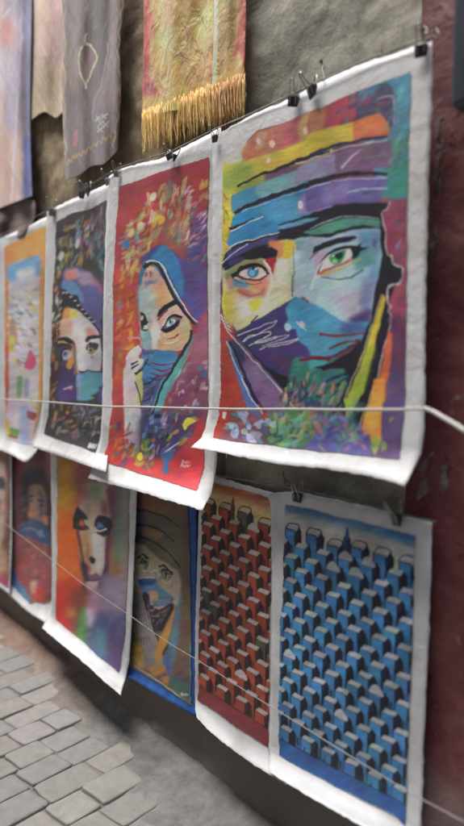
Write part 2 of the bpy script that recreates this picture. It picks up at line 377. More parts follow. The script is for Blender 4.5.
# ------------------------------------------------------------------ the pictures
BLACK = (24, 24, 34); WHITE = (225, 226, 222)
def art_big_face():
    A = Art(205, 60, 430, 475, (110, 60, 90), seed=3)
    a1, a2, a3, a4, a5, a6, a7, a8 = [view(x, y, 3.867) for x, y in ((210, 70), (310, 60), (210, 170), (310, 170), (210, 280), (310, 280), (190, 380), (310, 380))]
    # ground colours
    A.P(a2((170, 120), (420, 30), (420, 464), (260, 464), (180, 250)), (66, 130, 160), smooth=False)
    A.P(a2((300, 330), (400, 300), (400, 520), (280, 560)), (58, 138, 112), soft=3)
    A.P(a4((270, 60), (400, 20), (400, 120), (300, 125)), (52, 128, 125), soft=2)
    A.P(a4((270, 118), (400, 112), (400, 700), (270, 600)), (150, 62, 88), soft=1)
    A.P(a6((290, 170), (400, 160), (400, 500), (270, 464)), (98, 52, 84), soft=4)
    A.P(a8((200, 0), (400, -40), (400, 340), (150, 320)), (86, 66, 112), soft=3)
    A.P(a1((30, 340), (200, 300), (200, 464), (0, 464)), (146, 160, 52), soft=1)
    A.P(a3((20, -60), (110, -60), (100, 100), (85, 220), (60, 370), (20, 400)), (196, 174, 50), soft=1)
    A.D(a3((42, 0), (110, 0), (90, 300), (42, 360)), 70, [(210, 190, 60), (150, 150, 50), (110, 110, 50), (215, 150, 60)], 5, 2, 70, 40)
    A.P(a5((30, 130), (120, 220), (230, 464), (230, 700), (20, 700), (20, 130)), (172, 62, 44), smooth=False)
    # turban
    A.P(a1((50, 300), (120, 285), (240, 235), (130, 330), (110, 385), (60, 360)), (186, 180, 160), soft=.6)
    A.P(a1((120, 320), (180, 240), (300, 205), (464, 130), (464, 235), (300, 300), (150, 355)), (196, 112, 80), soft=.6)
    A.P(a1((250, 215), (350, 175), (340, 270), (255, 300)), (176, 88, 82), soft=1); A.P(a1((350, 175), (440, 150), (450, 240), (345, 270)), (186, 150, 92), soft=1.5)
    A.P(a1((185, 245), (225, 240), (200, 300), (175, 300)), (212, 150, 110), soft=1)
    A.P(a2((0, 200), (60, 165), (190, 120), (190, 240), (0, 292)), (172, 58, 72), soft=.8)
    A.P(a2((0, 200), (60, 180), (50, 270), (0, 290)), (186, 120, 80), soft=1.5)
    A.P(a2((180, 122), (300, 90), (330, 140), (322, 250), (300, 260), (260, 205), (180, 235)), (70, 62, 98), soft=.8)
    A.P(a2((190, 120), (270, 95), (230, 150), (190, 160)), (76, 120, 152), soft=1.5)
    A.D(a2((100, 150), (320, 120), (320, 220), (120, 250)), 60, [(60, 45, 80), (110, 60, 90), (70, 90, 130), (150, 60, 80)], 6, 2.6, -50, 30, .75)
    A.P(a1((60, 380), (120, 355), (300, 300), (464, 235), (464, 330), (300, 372), (100, 450), (60, 440)), (204, 182, 48), soft=.5)
    A.P(a1((50, 390), (150, 355), (170, 400), (90, 464), (45, 464)), (140, 162, 56), soft=3)
    A.P(a2((-10, 288), (170, 240), (180, 300), (-10, 375)), (206, 184, 44), soft=.5)
    A.P(a2((168, 243), (262, 205), (300, 240), (300, 292), (172, 320)), (216, 108, 62), soft=.5)
    A.L(a1((120, 445), (190, 405), (260, 380), (464, 322)), (230, 220, 180), .7)
    A.E(*a1((225, 350))[0], 2.2, 3.2, (228, 205, 190)); A.E(*a1((188, 275))[0], 2.4, 3.2, (232, 205, 190)); A.E(*a1((365, 232))[0], 2.2, 4, (222, 190, 170)); A.E(*a1((240, 285))[0], 3, 4, (226, 190, 160))
    # band 2
    A.P(a3((88, 95), (180, 58), (330, 0), (464, -40), (464, 30), (250, 100), (95, 165), (80, 130)), (52, 134, 168), soft=.4)
    A.P(a3((180, 60), (345, 0), (345, 70), (200, 110)), (112, 166, 180), soft=1.5)
    A.P(a2((-50, 420), (-10, 390), (110, 360), (115, 430), (0, 464), (-60, 480)), (140, 132, 172), soft=1)
    A.P(a2((100, 360), (210, 325), (305, 310), (318, 410), (200, 425), (105, 440)), (112, 82, 118), soft=.8)
    A.L(a2((120, 415), (160, 375), (200, 345)), (186, 168, 196), 2.2, .6); A.L(a2((210, 382), (300, 365)), (108, 128, 120), 2)
    # band 3
    A.P(a3((95, 172), (250, 108), (464, 38), (464, 160), (330, 195), (270, 240), (70, 295), (80, 230)), (38, 128, 184), soft=.4)
    A.P(a3((200, 150), (330, 90), (345, 180), (250, 200)), (70, 156, 204), soft=3)
    A.P(a3((352, 95), (464, 60), (464, 150), (345, 172), (335, 130)), (138, 122, 176), soft=1)
    A.P(a4((-10, 62), (150, 30), (300, 28), (312, 60), (275, 112), (220, 130), (100, 132), (-10, 162)), (98, 84, 152), soft=.5)
    A.P(a4((60, 60), (150, 45), (130, 110), (50, 125)), (126, 110, 172), soft=2.5)
    A.P(a4((275, 105), (300, 40), (395, 0), (395, 105), (320, 112)), (58, 140, 130), soft=1.5)
    A.L(a4((140, 85), (210, 72), (300, 70)), (170, 200, 200), .8); A.L(a4((200, 90), (260, 80)), (60, 60, 120), 3, 1)
    A.E(*a3((348, 135))[0], 2.8, 4, (214, 214, 224))
    # black contours of the turban
    A.L(a1((105, 452), (190, 405), (250, 388), (350, 345), (464, 316)), BLACK, 2.4, 4)
    A.L(a2((-4, 368), (80, 335), (150, 318), (300, 292)), (38, 42, 66), 4, 3); A.L(a2((-4, 384), (90, 352), (150, 334), (300, 308)), (206, 200, 200), .8)
    A.L(a3((92, 166), (160, 132), (250, 98), (464, 30)), BLACK, 3, 4.8); A.L(a3((120, 163), (250, 114), (464, 45)), (176, 200, 214), .7)
    A.L(a4((-8, 50), (120, 18), (210, 12), (300, 14)), BLACK, 4.5, 3.2); A.L(a4((0, 66), (120, 36), (300, 30)), (190, 186, 205), .7)
    A.P(a3((60, 318), (130, 278), (200, 255), (262, 236), (300, 200), (390, 172), (464, 160), (464, 272), (380, 268), (330, 275), (250, 274), (262, 300), (262, 335), (200, 342), (130, 345), (80, 372), (45, 395)), BLACK, soft=.3)
    A.P(a4((-8, 176), (60, 150), (150, 128), (290, 126), (310, 135), (282, 170), (272, 232), (200, 226), (130, 240), (60, 262), (-8, 266)), BLACK, soft=.3)
    A.P(a3((68, 318), (150, 280), (240, 254), (268, 248), (238, 282), (180, 296), (110, 330), (66, 350)), (62, 62, 128), soft=.7)
    A.P(a3((262, 214), (345, 190), (424, 184), (370, 205), (300, 226), (270, 228)), (84, 156, 196), soft=.4)
    A.P(a3((362, 240), (420, 222), (480, 205), (480, 238), (420, 246), (375, 246)), (74, 146, 122), soft=.3)
    A.P(a4((-4, 240), (60, 205), (150, 184), (270, 192), (280, 226), (200, 212), (80, 240), (0, 250)), (72, 146, 124), soft=.4)
    A.L(a4((0, 226), (70, 196), (150, 178), (262, 186)), (190, 214, 214), .6)
    A.L(a3((72, 300), (110, 280), (160, 268), (270, 238)), (222, 226, 232), 1); A.L(a3((48, 358), (90, 320), (150, 284)), (200, 208, 220), .9)
    A.L(a3((78, 240), (140, 205), (205, 180)), (225, 232, 238), 1); A.L(a3((75, 228), (130, 206), (170, 184)), BLACK, 3, .8)
    A.L(a3((262, 216), (340, 190), (380, 178)), BLACK, 1, 3)
    # face
    A.P(a3((45, 385), (80, 372), (130, 345), (262, 336), (262, 276), (330, 275), (350, 464), (345, 560), (180, 585), (105, 620), (60, 520)), (206, 200, 150), soft=.5)
    A.P(a3((320, 272), (464, 272), (480, 464), (464, 560), (360, 490), (312, 490)), (172, 198, 208), soft=.8)
    A.P(a4((-20, 266), (60, 262), (130, 240), (200, 226), (272, 232), (280, 330), (262, 464), (240, 560), (215, 620), (140, 590), (0, 520)), (158, 190, 208), soft=.5)
    A.P(a3((262, 275), (326, 275), (322, 330), (270, 345)), (222, 172, 60), soft=1.2); A.P(a3((225, 275), (270, 276), (262, 330), (235, 330)), (214, 118, 80), soft=1)
    A.P(a3((330, 275), (372, 275), (350, 310), (330, 300)), (90, 160, 130), soft=1)
    A.P(a3((252, 350), (322, 340), (320, 464), (250, 464)), (196, 204, 160), soft=2)
    A.P(a3((215, 340), (252, 340), (258, 380), (235, 405), (222, 375)), (168, 46, 44), soft=1)
    A.P(a3((60, 395), (120, 352), (200, 348), (225, 372), (120, 385), (70, 430)), (140, 150, 88), soft=1)
    A.P(a3((55, 400), (110, 425), (220, 420), (235, 464), (200, 500), (90, 480)), (214, 130, 104), soft=1.2)
    A.P(a3((90, 430), (150, 440), (150, 470), (90, 464)), (110, 150, 180), soft=1.5)
    A.P(a5((50, 60), (110, 20), (200, 45), (190, 90), (100, 160), (80, 190), (55, 140)), (216, 196, 110), soft=2); A.P(a5((100, 70), (170, 60), (160, 130), (110, 150)), (222, 220, 200), soft=2)
    A.P(a5((150, 85), (200, 75), (190, 110), (160, 120)), (226, 206, 40), soft=1.5); A.P(a5((52, 40), (80, 60), (75, 150), (55, 150)), (214, 196, 60), soft=1)
    A.P(a5((235, 0), (312, 0), (315, 60), (200, 130), (180, 130)), (208, 206, 170), soft=2)
    e = view(222, 230, 5.27)
    A.P(e((20, 250), (60, 200), (110, 180), (190, 176), (220, 190), (150, 196), (70, 222), (30, 260)), (130, 146, 74), soft=.6)
    A.P(e((60, 262), (120, 258), (135, 300), (80, 300), (60, 285)), (96, 144, 176), soft=.9); A.P(e((90, 300), (170, 330), (235, 300), (225, 340), (140, 360), (80, 330)), (206, 120, 100), soft=1)
    A.P(e((78, 238), (104, 214), (140, 202), (190, 198), (222, 214), (244, 242), (205, 256), (150, 256), (100, 250)), (214, 200, 190), soft=.3)
    A.E(*e((161, 220))[0], 5.6, 6.4, (58, 140, 190)); A.E(*e((161, 220))[0], 5.7, 6.5, (30, 70, 120), a=.35, soft=.5); A.E(*e((158, 226))[0], 3.2, 3.4, (110, 186, 226), soft=.5); A.P(e((158, 196), (170, 196), (168, 214), (156, 212)), (14, 18, 36), soft=.2); A.L(e((170, 212), (184, 202)), (210, 230, 240), 1.2)
    A.L(e((48, 244), (78, 226), (104, 202), (145, 188), (195, 186), (228, 208), (244, 238)), (26, 20, 30), 5.0, 2.4); A.L(e((78, 236), (110, 254), (150, 264), (200, 262), (240, 244)), (110, 34, 44), 2.4, 1.8); A.L(e((48, 240), (70, 262), (110, 276)), (60, 50, 60), 1.5, .5)
    A.L(e((120, 280), (160, 290), (215, 276)), (150, 80, 100), 1.6, .8); A.L(e((85, 320), (140, 345), (200, 335), (225, 300)), (160, 90, 80), 1.2, .6)
    A.P(e((236, 130), (280, 140), (286, 180), (262, 230), (246, 196), (226, 160)), (176, 38, 40), soft=.5); A.P(e((232, 90), (290, 70), (330, 64), (350, 90), (310, 140), (285, 140), (290, 100)), (222, 128, 84), soft=.8); A.P(e((330, 60), (384, 66), (376, 110), (340, 160), (318, 150)), (230, 186, 48), soft=.8)
    A.P(e((10, 200), (60, 158), (120, 118), (190, 100), (250, 88), (292, 106), (284, 140), (230, 144), (170, 158), (110, 160), (50, 196), (10, 212)), (26, 22, 34), soft=.5); A.P(e((24, 170), (90, 140), (120, 150), (60, 186)), (60, 46, 100), soft=.8)
    A.P(e((282, 170), (340, 150), (350, 250), (300, 270), (276, 220)), (222, 222, 196), soft=1.2)
    A.L(a3((205, 350), (232, 385), (240, 430), (228, 464), (215, 500)), (226, 230, 224), 2.4, 1.6); A.L(a5((238, -6), (225, 60), (200, 105), (175, 130)), (214, 214, 200), 1.6, .8)
    A.L(a3((60, 440), (50, 500), (55, 560)), (230, 210, 90), 2)
    A.L(a3((322, 290), (326, 400), (318, 470)), (120, 134, 150), 1.2); A.L(a5((320, -20), (314, 30), (316, 64)), (96, 90, 120), 1.4)
    A.P(a3((345, 290), (400, 280), (390, 330), (350, 380)), (150, 170, 200), soft=2.5); A.P(a4((180, 240), (270, 238), (268, 330), (225, 330)), (96, 150, 186), soft=2)
    A.P(a4((232, 350), (268, 330), (262, 420), (240, 464), (228, 430)), (110, 166, 200), soft=1.5)
    A.P(a4((180, 350), (262, 330), (230, 370), (180, 390)), (110, 168, 160), soft=1.5)
    A.P(a5((360, 0), (440, 0), (464, 40), (420, 60), (370, 30)), (150, 190, 192), soft=2); A.P(a6((80, 60), (200, 40), (210, 100), (150, 150)), (186, 186, 208), soft=2.5)
    A.P(a6((200, 0), (250, 0), (235, 100), (205, 130), (190, 90)), (132, 140, 190), soft=2)
    A.P(a6((150, 150), (235, 110), (225, 190), (180, 190)), (70, 62, 120), soft=2)
    e = view(310, 225, 5.155)
    A.P(e((200, 160), (300, 110), (340, 130), (330, 200), (240, 210)), (90, 158, 166), soft=1.2); A.P(e((20, 170), (60, 140), (90, 130), (60, 190), (30, 230)), (190, 160, 190), soft=1)
    A.P(e((46, 240), (62, 196), (98, 158), (150, 134), (215, 122), (222, 150), (190, 190), (120, 218)), (218, 220, 216), soft=.3)
    A.P(e((98, 160), (140, 136), (182, 128), (176, 160), (158, 192), (130, 204), (108, 190)), (60, 146, 84), soft=.3); A.P(e((122, 150), (160, 134), (170, 150), (148, 176), (130, 168)), (20, 46, 34), soft=.4); A.E(*e((128, 186))[0], 2.6, 2, (150, 206, 130), soft=.3); A.L(e((112, 164), (122, 154)), (210, 230, 210), 1)
    A.L(e((38, 250), (56, 196), (92, 150), (145, 122), (205, 110), (240, 118)), (28, 20, 34), 1.6, 3.8); A.P(e((206, 112), (240, 104), (266, 90), (258, 112), (302, 112), (262, 134), (246, 160), (216, 176), (222, 146)), (22, 24, 36), soft=.3)
    A.L(e((40, 252), (90, 228), (150, 208), (216, 172)), (206, 106, 66), 3.2, 2.2); A.L(e((60, 256), (130, 238), (200, 206), (262, 168)), (196, 176, 60), 2.6, 1.2); A.L(e((60, 236), (120, 216), (190, 186)), (110, 50, 50), .8)
    A.P(e((18, 154), (24, 110), (60, 92), (110, 74), (170, 56), (226, 58), (240, 70), (190, 84), (150, 94), (90, 114), (46, 134)), (24, 24, 36), soft=.4)
    A.L(a3((392, 464), (402, 420), (425, 365), (464, 325)), (228, 232, 232), 1.6, 1.2); A.L(a4((-4, 348), (30, 316)), (150, 100, 130), 2)
    A.L(a4((40, 412), (90, 424), (150, 418), (205, 384)), (50, 80, 100), .8, 1.9); A.L(a4((5, 464), (15, 420), (40, 405)), (226, 230, 230), 2)
    A.E(*a4((248, 285))[0], 2, 4.5, (96, 84, 150), soft=.6)
    # mask
    A.P(a5((90, 208), (130, 185), (182, 152), (250, 110), (330, 64), (352, 70), (480, 140), (480, 500), (300, 500), (200, 330), (110, 232)), (56, 50, 108), smooth=False)
    A.P(a5((308, 80), (330, 64), (352, 70), (480, 140), (480, 320), (382, 290), (384, 262), (340, 235), (330, 190), (290, 190), (300, 150), (292, 110)), (62, 146, 192), soft=.6, smooth=False)
    A.P(a6((-6, 92), (60, 120), (140, 168), (228, 160), (225, 200), (180, 240), (110, 292), (40, 298), (-6, 300)), (66, 144, 184), soft=.6)
    A.P(a6((120, 165), (200, 170), (215, 205), (120, 205)), (66, 92, 156), soft=2)
    A.E(*a5((355, 172))[0], 2.6, 4, (206, 176, 204)); A.E(*a5((300, 182))[0], 3.4, 4, (140, 190, 222)); A.L(a5((335, 160), (370, 195)), (180, 210, 232), 1.6, .8)
    A.P(a5((180, 250), (330, 240), (385, 275), (380, 315), (300, 345), (220, 310)), (66, 48, 108), soft=1.5); A.P(a5((240, 300), (400, 300), (464, 330), (400, 370), (300, 380)), (76, 44, 92), soft=1.5)
    A.P(a6((-60, 300), (40, 302), (110, 300), (150, 330), (150, 400), (90, 464), (-40, 464), (-80, 380)), (44, 116, 104), soft=1)
    A.P(a6((-6, 310), (70, 305), (60, 335), (0, 345)), (60, 150, 160), soft=1)
    A.L(a5((420, 210), (464, 212)), (120, 30, 40), 2.5); A.L(a6((36, 208), (90, 214), (180, 210), (215, 206)), (128, 30, 44), 3.2, 1.5); A.L(a6((70, 268), (110, 248), (190, 232)), (120, 28, 40), 2, 3)
    A.L(a5((345, 312), (420, 298), (464, 306)), (112, 24, 44), 3, 4); A.L(a6((-6, 305), (60, 300), (110, 285), (190, 240)), (96, 24, 40), 3, 2.5)
    # black robe on both sides of the mask
    A.P(a5((92, 208), (120, 235), (180, 300), (230, 345), (300, 375), (310, 420), (330, 464), (340, 520), (300, 520), (200, 330)), (24, 22, 38), smooth=False)
    A.P(a6((262, 0), (300, 0), (345, -40), (320, 40), (298, 100), (312, 130), (300, 150), (310, 200), (285, 300), (245, 464), (220, 560), (60, 560), (110, 464), (150, 380), (130, 340), (60, 345), (10, 340), (90, 315), (150, 280), (200, 230), (232, 160), (248, 90)), BLACK, soft=.4, smooth=False)
    A.L(a6((44, 345), (90, 330), (140, 320)), (24, 24, 44), 3); A.L(a6((10, 410), (60, 390), (140, 360)), (20, 34, 60), 3, 4); A.L(a6((20, 455), (80, 420), (150, 380)), (20, 40, 60), 2, 5)
    A.L(a6((20, 395), (80, 400), (130, 370)), (44, 120, 110), 4, 2)
    A.P(a4((268, 228), (276, 176), (296, 300), (318, 350), (335, 372), (358, 378), (352, 420), (330, 440), (300, 460), (296, 560), (235, 560), (258, 430), (278, 330)), BLACK, soft=.3, smooth=False)
    A.L(a4((310, 122), (298, 150), (276, 170), (288, 220), (294, 300), (300, 325), (316, 330), (318, 360), (335, 370), (356, 375), (358, 400), (348, 432), (325, 440), (302, 458), (296, 500)), (224, 214, 214), .9)
    A.L(a6((350, 0), (345, 12), (305, 22), (300, 90), (312, 100), (302, 120), (312, 140), (304, 200), (276, 300), (256, 400), (230, 470)), (206, 196, 196), .9)
    A.P(a6((284, 52), (292, 76), (262, 200), (218, 380), (200, 464), (140, 464), (170, 400), (200, 320), (250, 150)), (200, 176, 46), soft=.3, smooth=False)
    A.P(a6((215, 270), (250, 260), (215, 400), (200, 470), (136, 470), (180, 380)), (150, 170, 48), soft=2)
    A.P(a8((130, 76), (152, 60), (212, -6), (216, 0), (190, 70), (168, 112), (150, 170), (126, 165), (140, 120)), (156, 182, 48), soft=.3, smooth=False)
    A.L(a6((278, 56), (240, 170), (205, 280), (165, 380), (130, 464)), (224, 214, 150), .7)
    A.P(a6((302, 200), (316, 205), (312, 300), (298, 400), (292, 470), (240, 470), (268, 370), (285, 290)), (206, 98, 48), soft=.4, smooth=False)
    A.P(a8((243, -6), (292, -6), (276, 130), (270, 240), (240, 246), (226, 205), (196, 236), (150, 252), (200, 165), (225, 90)), (222, 138, 50), soft=.5, smooth=False)
    A.P(a8((232, 70), (285, 60), (262, 150), (240, 200), (215, 150)), (226, 160, 60), soft=1.5)
    A.P(a8((170, 112), (190, 70), (245, -6), (236, 60), (200, 150), (160, 240), (150, 200)), BLACK, soft=.3, smooth=False)
    A.L(a8((246, 20), (215, 110), (170, 220)), (220, 200, 130), .7)
    # lavender scarf at the left
    A.P(a5((62, 232), (78, 236), (120, 350), (175, 464), (230, 600), (180, 600), (110, 400)), (74, 108, 176), soft=.4, smooth=False)
    A.P(a5((76, 236), (110, 226), (200, 330), (262, 400), (312, 464), (400, 600), (380, 620), (230, 500), (178, 464), (130, 380), (90, 290)), (104, 84, 128), soft=.4, smooth=False)
    A.P(a5((150, 330), (200, 345), (280, 440), (300, 520), (220, 480)), (128, 104, 150), soft=2.5); A.P(a5((82, 240), (108, 232), (140, 300), (120, 330)), (50, 48, 92), soft=1.5)
    A.P(a7((238, 0), (320, 0), (392, 92), (388, 108), (360, 120), (350, 190), (300, 140)), (118, 92, 138), soft=.6, smooth=False)
    A.L(a5((76, 236), (120, 330), (165, 440), (180, 480)), (30, 26, 56), 2.6, 3); A.L(a7((210, -10), (240, 50), (290, 120)), (28, 26, 50), 3, 2)
    A.L(a5((64, 236), (95, 320), (150, 440), (165, 470)), (206, 216, 232), .8); A.L(a7((196, -6), (230, 60), (280, 128)), (196, 206, 226), .9)
    A.L(a5((40, 130), (70, 200), (160, 300), (240, 390), (310, 462)), (196, 192, 196), 1.2, .9); A.L(a7((310, -6), (350, 45), (396, 98)), (206, 200, 206), 1)
    for k in range(4): A.L(a5((32 + 8 * k, 130 + 16 * k), (60 + 8 * k, 152 + 16 * k)), (225, 222, 220), .8)
    for q in (((105, 215), (140, 200), (180, 185), (215, 170), (258, 157)), ((130, 240), (170, 215), (235, 180), (258, 160)), ((125, 240), (160, 215), (225, 200), (230, 212), (170, 245), (230, 225), (295, 212), (300, 220), (200, 255)),
              ((190, 268), (250, 248), (340, 228), (300, 245), (225, 262)), ((150, 255), (200, 240), (262, 222)), ((160, 160), (180, 140))):
        A.L(a5(*q), (226, 226, 230), .9, .6)
    A.L(a5((158, 165), (184, 138)), (26, 24, 30), 1.4)
    # splashes along the foot
    A.P(a7((118, 110), (260, 130), (300, 260), (240, 290), (80, 240)), (112, 66, 70), soft=3)
    A.P(a7((60, 0), (170, 0), (160, 130), (110, 240), (70, 240)), (186, 50, 40), soft=3)
    A.P(a7((300, 190), (480, 130), (480, 300), (300, 290)), (54, 84, 84), soft=4); A.P(a8((-10, 150), (150, 140), (230, 240), (220, 330), (-10, 280)), (80, 80, 150), soft=3)
    A.D(a7((330, 20), (470, 0), (470, 150), (370, 160)), 130, [(40, 90, 70), (60, 120, 90), (190, 120, 110), (40, 60, 90), (196, 160, 130), (30, 36, 48)], 7, 2.4, -70, 30)
    A.D(a8((-10, -20), (130, 10), (120, 100), (60, 200), (-10, 200)), 170, [(206, 150, 120), (60, 130, 110), (40, 60, 100), (176, 90, 90), (90, 150, 80), (60, 130, 160)], 8, 2.4, -65, 25)
    A.D(a7((300, 130), (464, 120), (470, 260), (310, 260)), 130, [(88, 140, 62), (110, 170, 80), (60, 110, 60), (90, 160, 150), (150, 180, 110)], 8, 4, -50, 50)
    A.D(a7((140, 120), (330, 130), (320, 250), (160, 220)), 40, [(110, 160, 200), (90, 130, 190), (190, 200, 220), (70, 140, 170), (150, 80, 80)], 7, 4, 30, 60)
    A.D(a8((0, 150), (150, 120), (230, 260), (60, 270)), 90, [(96, 96, 176), (70, 70, 140), (200, 120, 120), (110, 120, 200), (70, 130, 90), (160, 110, 140)], 7, 3.4, 20, 60)
    A.D(a8((140, 60), (200, 60), (180, 240), (130, 240)), 30, [(60, 140, 100), (130, 170, 60), (40, 100, 110)], 8, 3.4, -60, 30)
    A.D(a8((240, 200), (290, 190), (280, 280), (230, 280)), 9, [(140, 160, 60), (160, 176, 70)], 10, 4, -75, 15); A.D(a8((310, 140), (340, 130), (335, 170), (315, 175)), 3, [(150, 160, 60)], 7, 3, -40, 30)
    for (x, y) in a7((158, 178), (180, 200), (230, 180), (265, 175), (300, 160)): A.E(x, y, 2.6, 3.2, (140, 168, 212), soft=.3)
    A.L(a7((133, 122), (130, 150)), (232, 210, 200), 4.5, 3)
    for p in ((200, 60), (300, 130), (330, 90), (180, 190), (390, 120)): A.D([(p[0] + dx, p[1] + dy) for dx, dy in ((-40, -25), (40, -25), (40, 25), (-40, 25))], 0, [WHITE])
    for q in (a2((262, 150), (322, 140), (324, 240), (345, 230)),): A.L(q, (196, 186, 200), .8)
    A.D(a2((310, 60), (390, 40), (390, 420), (310, 430)), 60, [(76, 150, 176), (90, 160, 180), (60, 110, 150), (70, 90, 140), (100, 170, 170)], 8, 2.4, -60, 20, .6)
    A.D(a4((320, 150), (375, 140), (370, 460), (330, 340)), 36, [(130, 70, 90), (160, 90, 110), (110, 60, 80), (90, 90, 80)], 8, 3, -50, 25, .6)
    A.L(a4((335, 300), (350, 268)), (120, 140, 190), 2, 1)
    A.D(a6((310, 60), (370, 60), (365, 200), (310, 180)), 20, [(170, 60, 90), (130, 40, 70), (80, 46, 66)], 8, 3, -30, 25, .6)
    return A.finish(warp=0.55, tone=0.05, hue=0.025)

def art_blue_veil():
    A = Art(95, 145, 225, 500, (176, 52, 54), seed=7)
    b1, b2, b3 = view(100, 160, 3.867), view(100, 260, 3.867), view(90, 370, 3.571)
    A.P([(96, 145), (225, 145), (225, 170), (118, 205), (100, 300)], (162, 50, 56), soft=6)
    A.P(b3((50, 250), (200, 240), (420, 150), (410, 450), (380, 440), (30, 340)), (206, 54, 54), soft=4)
    A.P(b2((52, 60), (150, 60), (140, 300), (100, 464), (50, 464)), (198, 76, 44), soft=3)
    # burst of petals above the head
    pal = [(196, 186, 120), (206, 196, 150), (150, 170, 90), (214, 170, 60), (206, 120, 60), (120, 160, 150), (170, 150, 100)]
    A.P(b1((320, 260), (424, 200), (424, 480), (330, 470)), (92, 66, 120), soft=4); A.P(b1((220, 250), (330, 230), (330, 360), (240, 340)), (176, 90, 80), soft=4)
    A.D(b1((160, 150), (300, 90), (330, 250), (200, 330), (130, 300)), 110, pal + [(90, 130, 110), (214, 110, 60)], 7, 2.6, -75, 30)
    A.D(b1((90, 260), (200, 200), (210, 330), (130, 464), (80, 464)), 120, pal, 7, 2.6, -60, 45)
    A.D(b1((240, 100), (360, 100), (350, 300), (250, 300)), 70, [(110, 150, 130), (170, 110, 90), (150, 90, 110), (190, 190, 130), (96, 106, 90)], 10, 2.6, -75, 14)
    A.D(b1((330, 120), (425, 90), (420, 300), (320, 350)), 90, [(214, 160, 160), (206, 130, 140), (110, 50, 90), (224, 200, 196), (150, 60, 90)], 6, 1.2, -40, 22)
    A.D(b1((390, 90), (425, 80), (420, 180), (390, 170)), 14, [(206, 170, 60), (190, 150, 60)], 6, 2.6, -70, 20)
    for (x, y), c in ((b1((238, 232))[0], (228, 176, 30)), (b1((100, 325))[0], (60, 130, 190)), (b1((75, 560))[0], (90, 140, 200)), (b1((120, 280))[0], (220, 206, 140)), (b1((205, 140))[0], (220, 196, 170)), (b1((155, 255))[0], (220, 206, 170))):
        A.E(x, y, 3.2, 4.6, c, rot=.5, soft=.4)
    A.D(b2((55, 80), (140, 60), (130, 340), (60, 464)), 110, [(214, 150, 50), (206, 110, 40), (226, 180, 60), (186, 60, 60), (190, 70, 110), (200, 90, 60)], 6, 2.4, -60, 40)
    A.D(b1((330, 330), (424, 290), (424, 480), (340, 464)), 70, [(90, 70, 140), (110, 80, 150), (70, 120, 170), (150, 80, 130), (80, 60, 110)], 6, 2.4, -50, 30)
    # veil
    A.P(b1((200, 360), (245, 340), (290, 390), (330, 464), (340, 500), (290, 560), (250, 464), (200, 400), (165, 400)), (46, 124, 186), soft=.8)
    A.P(b2((150, 20), (190, 0), (235, 20), (270, 80), (330, 170), (375, 235), (400, 200), (410, 100), (380, 40), (300, -20), (230, -60), (170, -20)), (76, 74, 150), soft=.8)
    A.P(b2((200, -10), (240, -60), (290, -20), (322, 60), (318, 140), (285, 90), (245, 20)), (48, 128, 190), soft=.8)
    A.P(b2((320, 40), (400, 20), (415, 200), (370, 190)), (88, 66, 132), soft=2.5)
    A.P(b2((150, 60), (170, 10), (195, 0), (180, 30), (160, 120), (155, 210), (145, 180)), (50, 120, 160), soft=.6)
    # face
    A.P(b2((165, 60), (185, 22), (215, 28), (245, 75), (280, 140), (320, 190), (345, 235), (355, 280), (325, 340), (300, 350), (190, 342), (160, 300), (152, 220), (155, 120)), (214, 180, 158), soft=.5)
    A.P(b2((150, 100), (200, 120), (215, 200), (180, 260), (155, 240)), (176, 200, 190), soft=2); A.P(b2((210, 90), (245, 90), (270, 150), (230, 190)), (224, 160, 110), soft=2)
    
    A.D(b2((170, 45), (215, 40), (235, 100), (180, 125)), 20, [(170, 60, 90), (90, 140, 180), (220, 160, 150), (110, 60, 90)], 3.5, 2, -45, 60)
    A.P(b2((250, 270), (340, 250), (345, 300), (300, 345), (230, 340)), (216, 176, 130), soft=2); A.P(b2((155, 280), (200, 280), (205, 345), (165, 345)), (130, 172, 186), soft=1.5); A.P(b2((200, 210), (232, 260), (232, 340), (205, 330)), (228, 224, 214), soft=1)
    A.L(b2((168, 30), (200, 8), (232, 24), (262, 95), (300, 165), (352, 232), (375, 250)), (30, 28, 44), 4, 3); A.L(b2((178, 8), (205, 0), (235, 14), (268, 80), (308, 150), (350, 215), (378, 240)), (216, 216, 222), 1.8, 1.5)
    A.L(b2((200, 4), (235, 26), (275, 105), (320, 180), (372, 246)), (80, 84, 110), .9)
    w = view(130, 290, 6.63)
    A.P(w((176, 176), (186, 140), (230, 100), (300, 58), (314, 82), (270, 110), (225, 140), (196, 172)), (24, 20, 30), soft=.35); A.L(w((186, 196), (215, 156), (250, 128)), (150, 40, 50), 2.4, 1.2)
    A.P(w((208, 270), (226, 214), (262, 178), (310, 172), (335, 196), (318, 236), (280, 262), (240, 274)), (110, 104, 114), soft=.6)
    A.P(w((236, 244), (246, 206), (272, 190), (300, 196), (298, 222), (262, 240)), (196, 204, 210), soft=.3); A.E(*w((270, 212))[0], 2.7, 3.2, (90, 150, 196)); A.E(*w((266, 206))[0], 1.2, 1.6, (20, 24, 44)); A.E(*w((274, 200))[0], .8, .8, (230, 240, 246))
    A.L(w((212, 266), (234, 212), (258, 180), (300, 168), (344, 186)), (20, 18, 28), 1.5, 3); A.P(w((206, 262), (250, 246), (290, 226), (326, 196), (318, 240), (284, 268), (244, 278), (216, 272)), (22, 20, 30), soft=.35)
    A.L(w((216, 240), (236, 190), (256, 168)), (214, 214, 214), 2, 1); A.L(w((246, 324), (290, 316), (322, 290)), (150, 44, 52), 1.0, 1.4); A.L(w((222, 352), (270, 350), (320, 328)), (230, 222, 214), 1.8, .8); A.L(w((200, 300), (240, 296)), (220, 190, 150), 1.4)
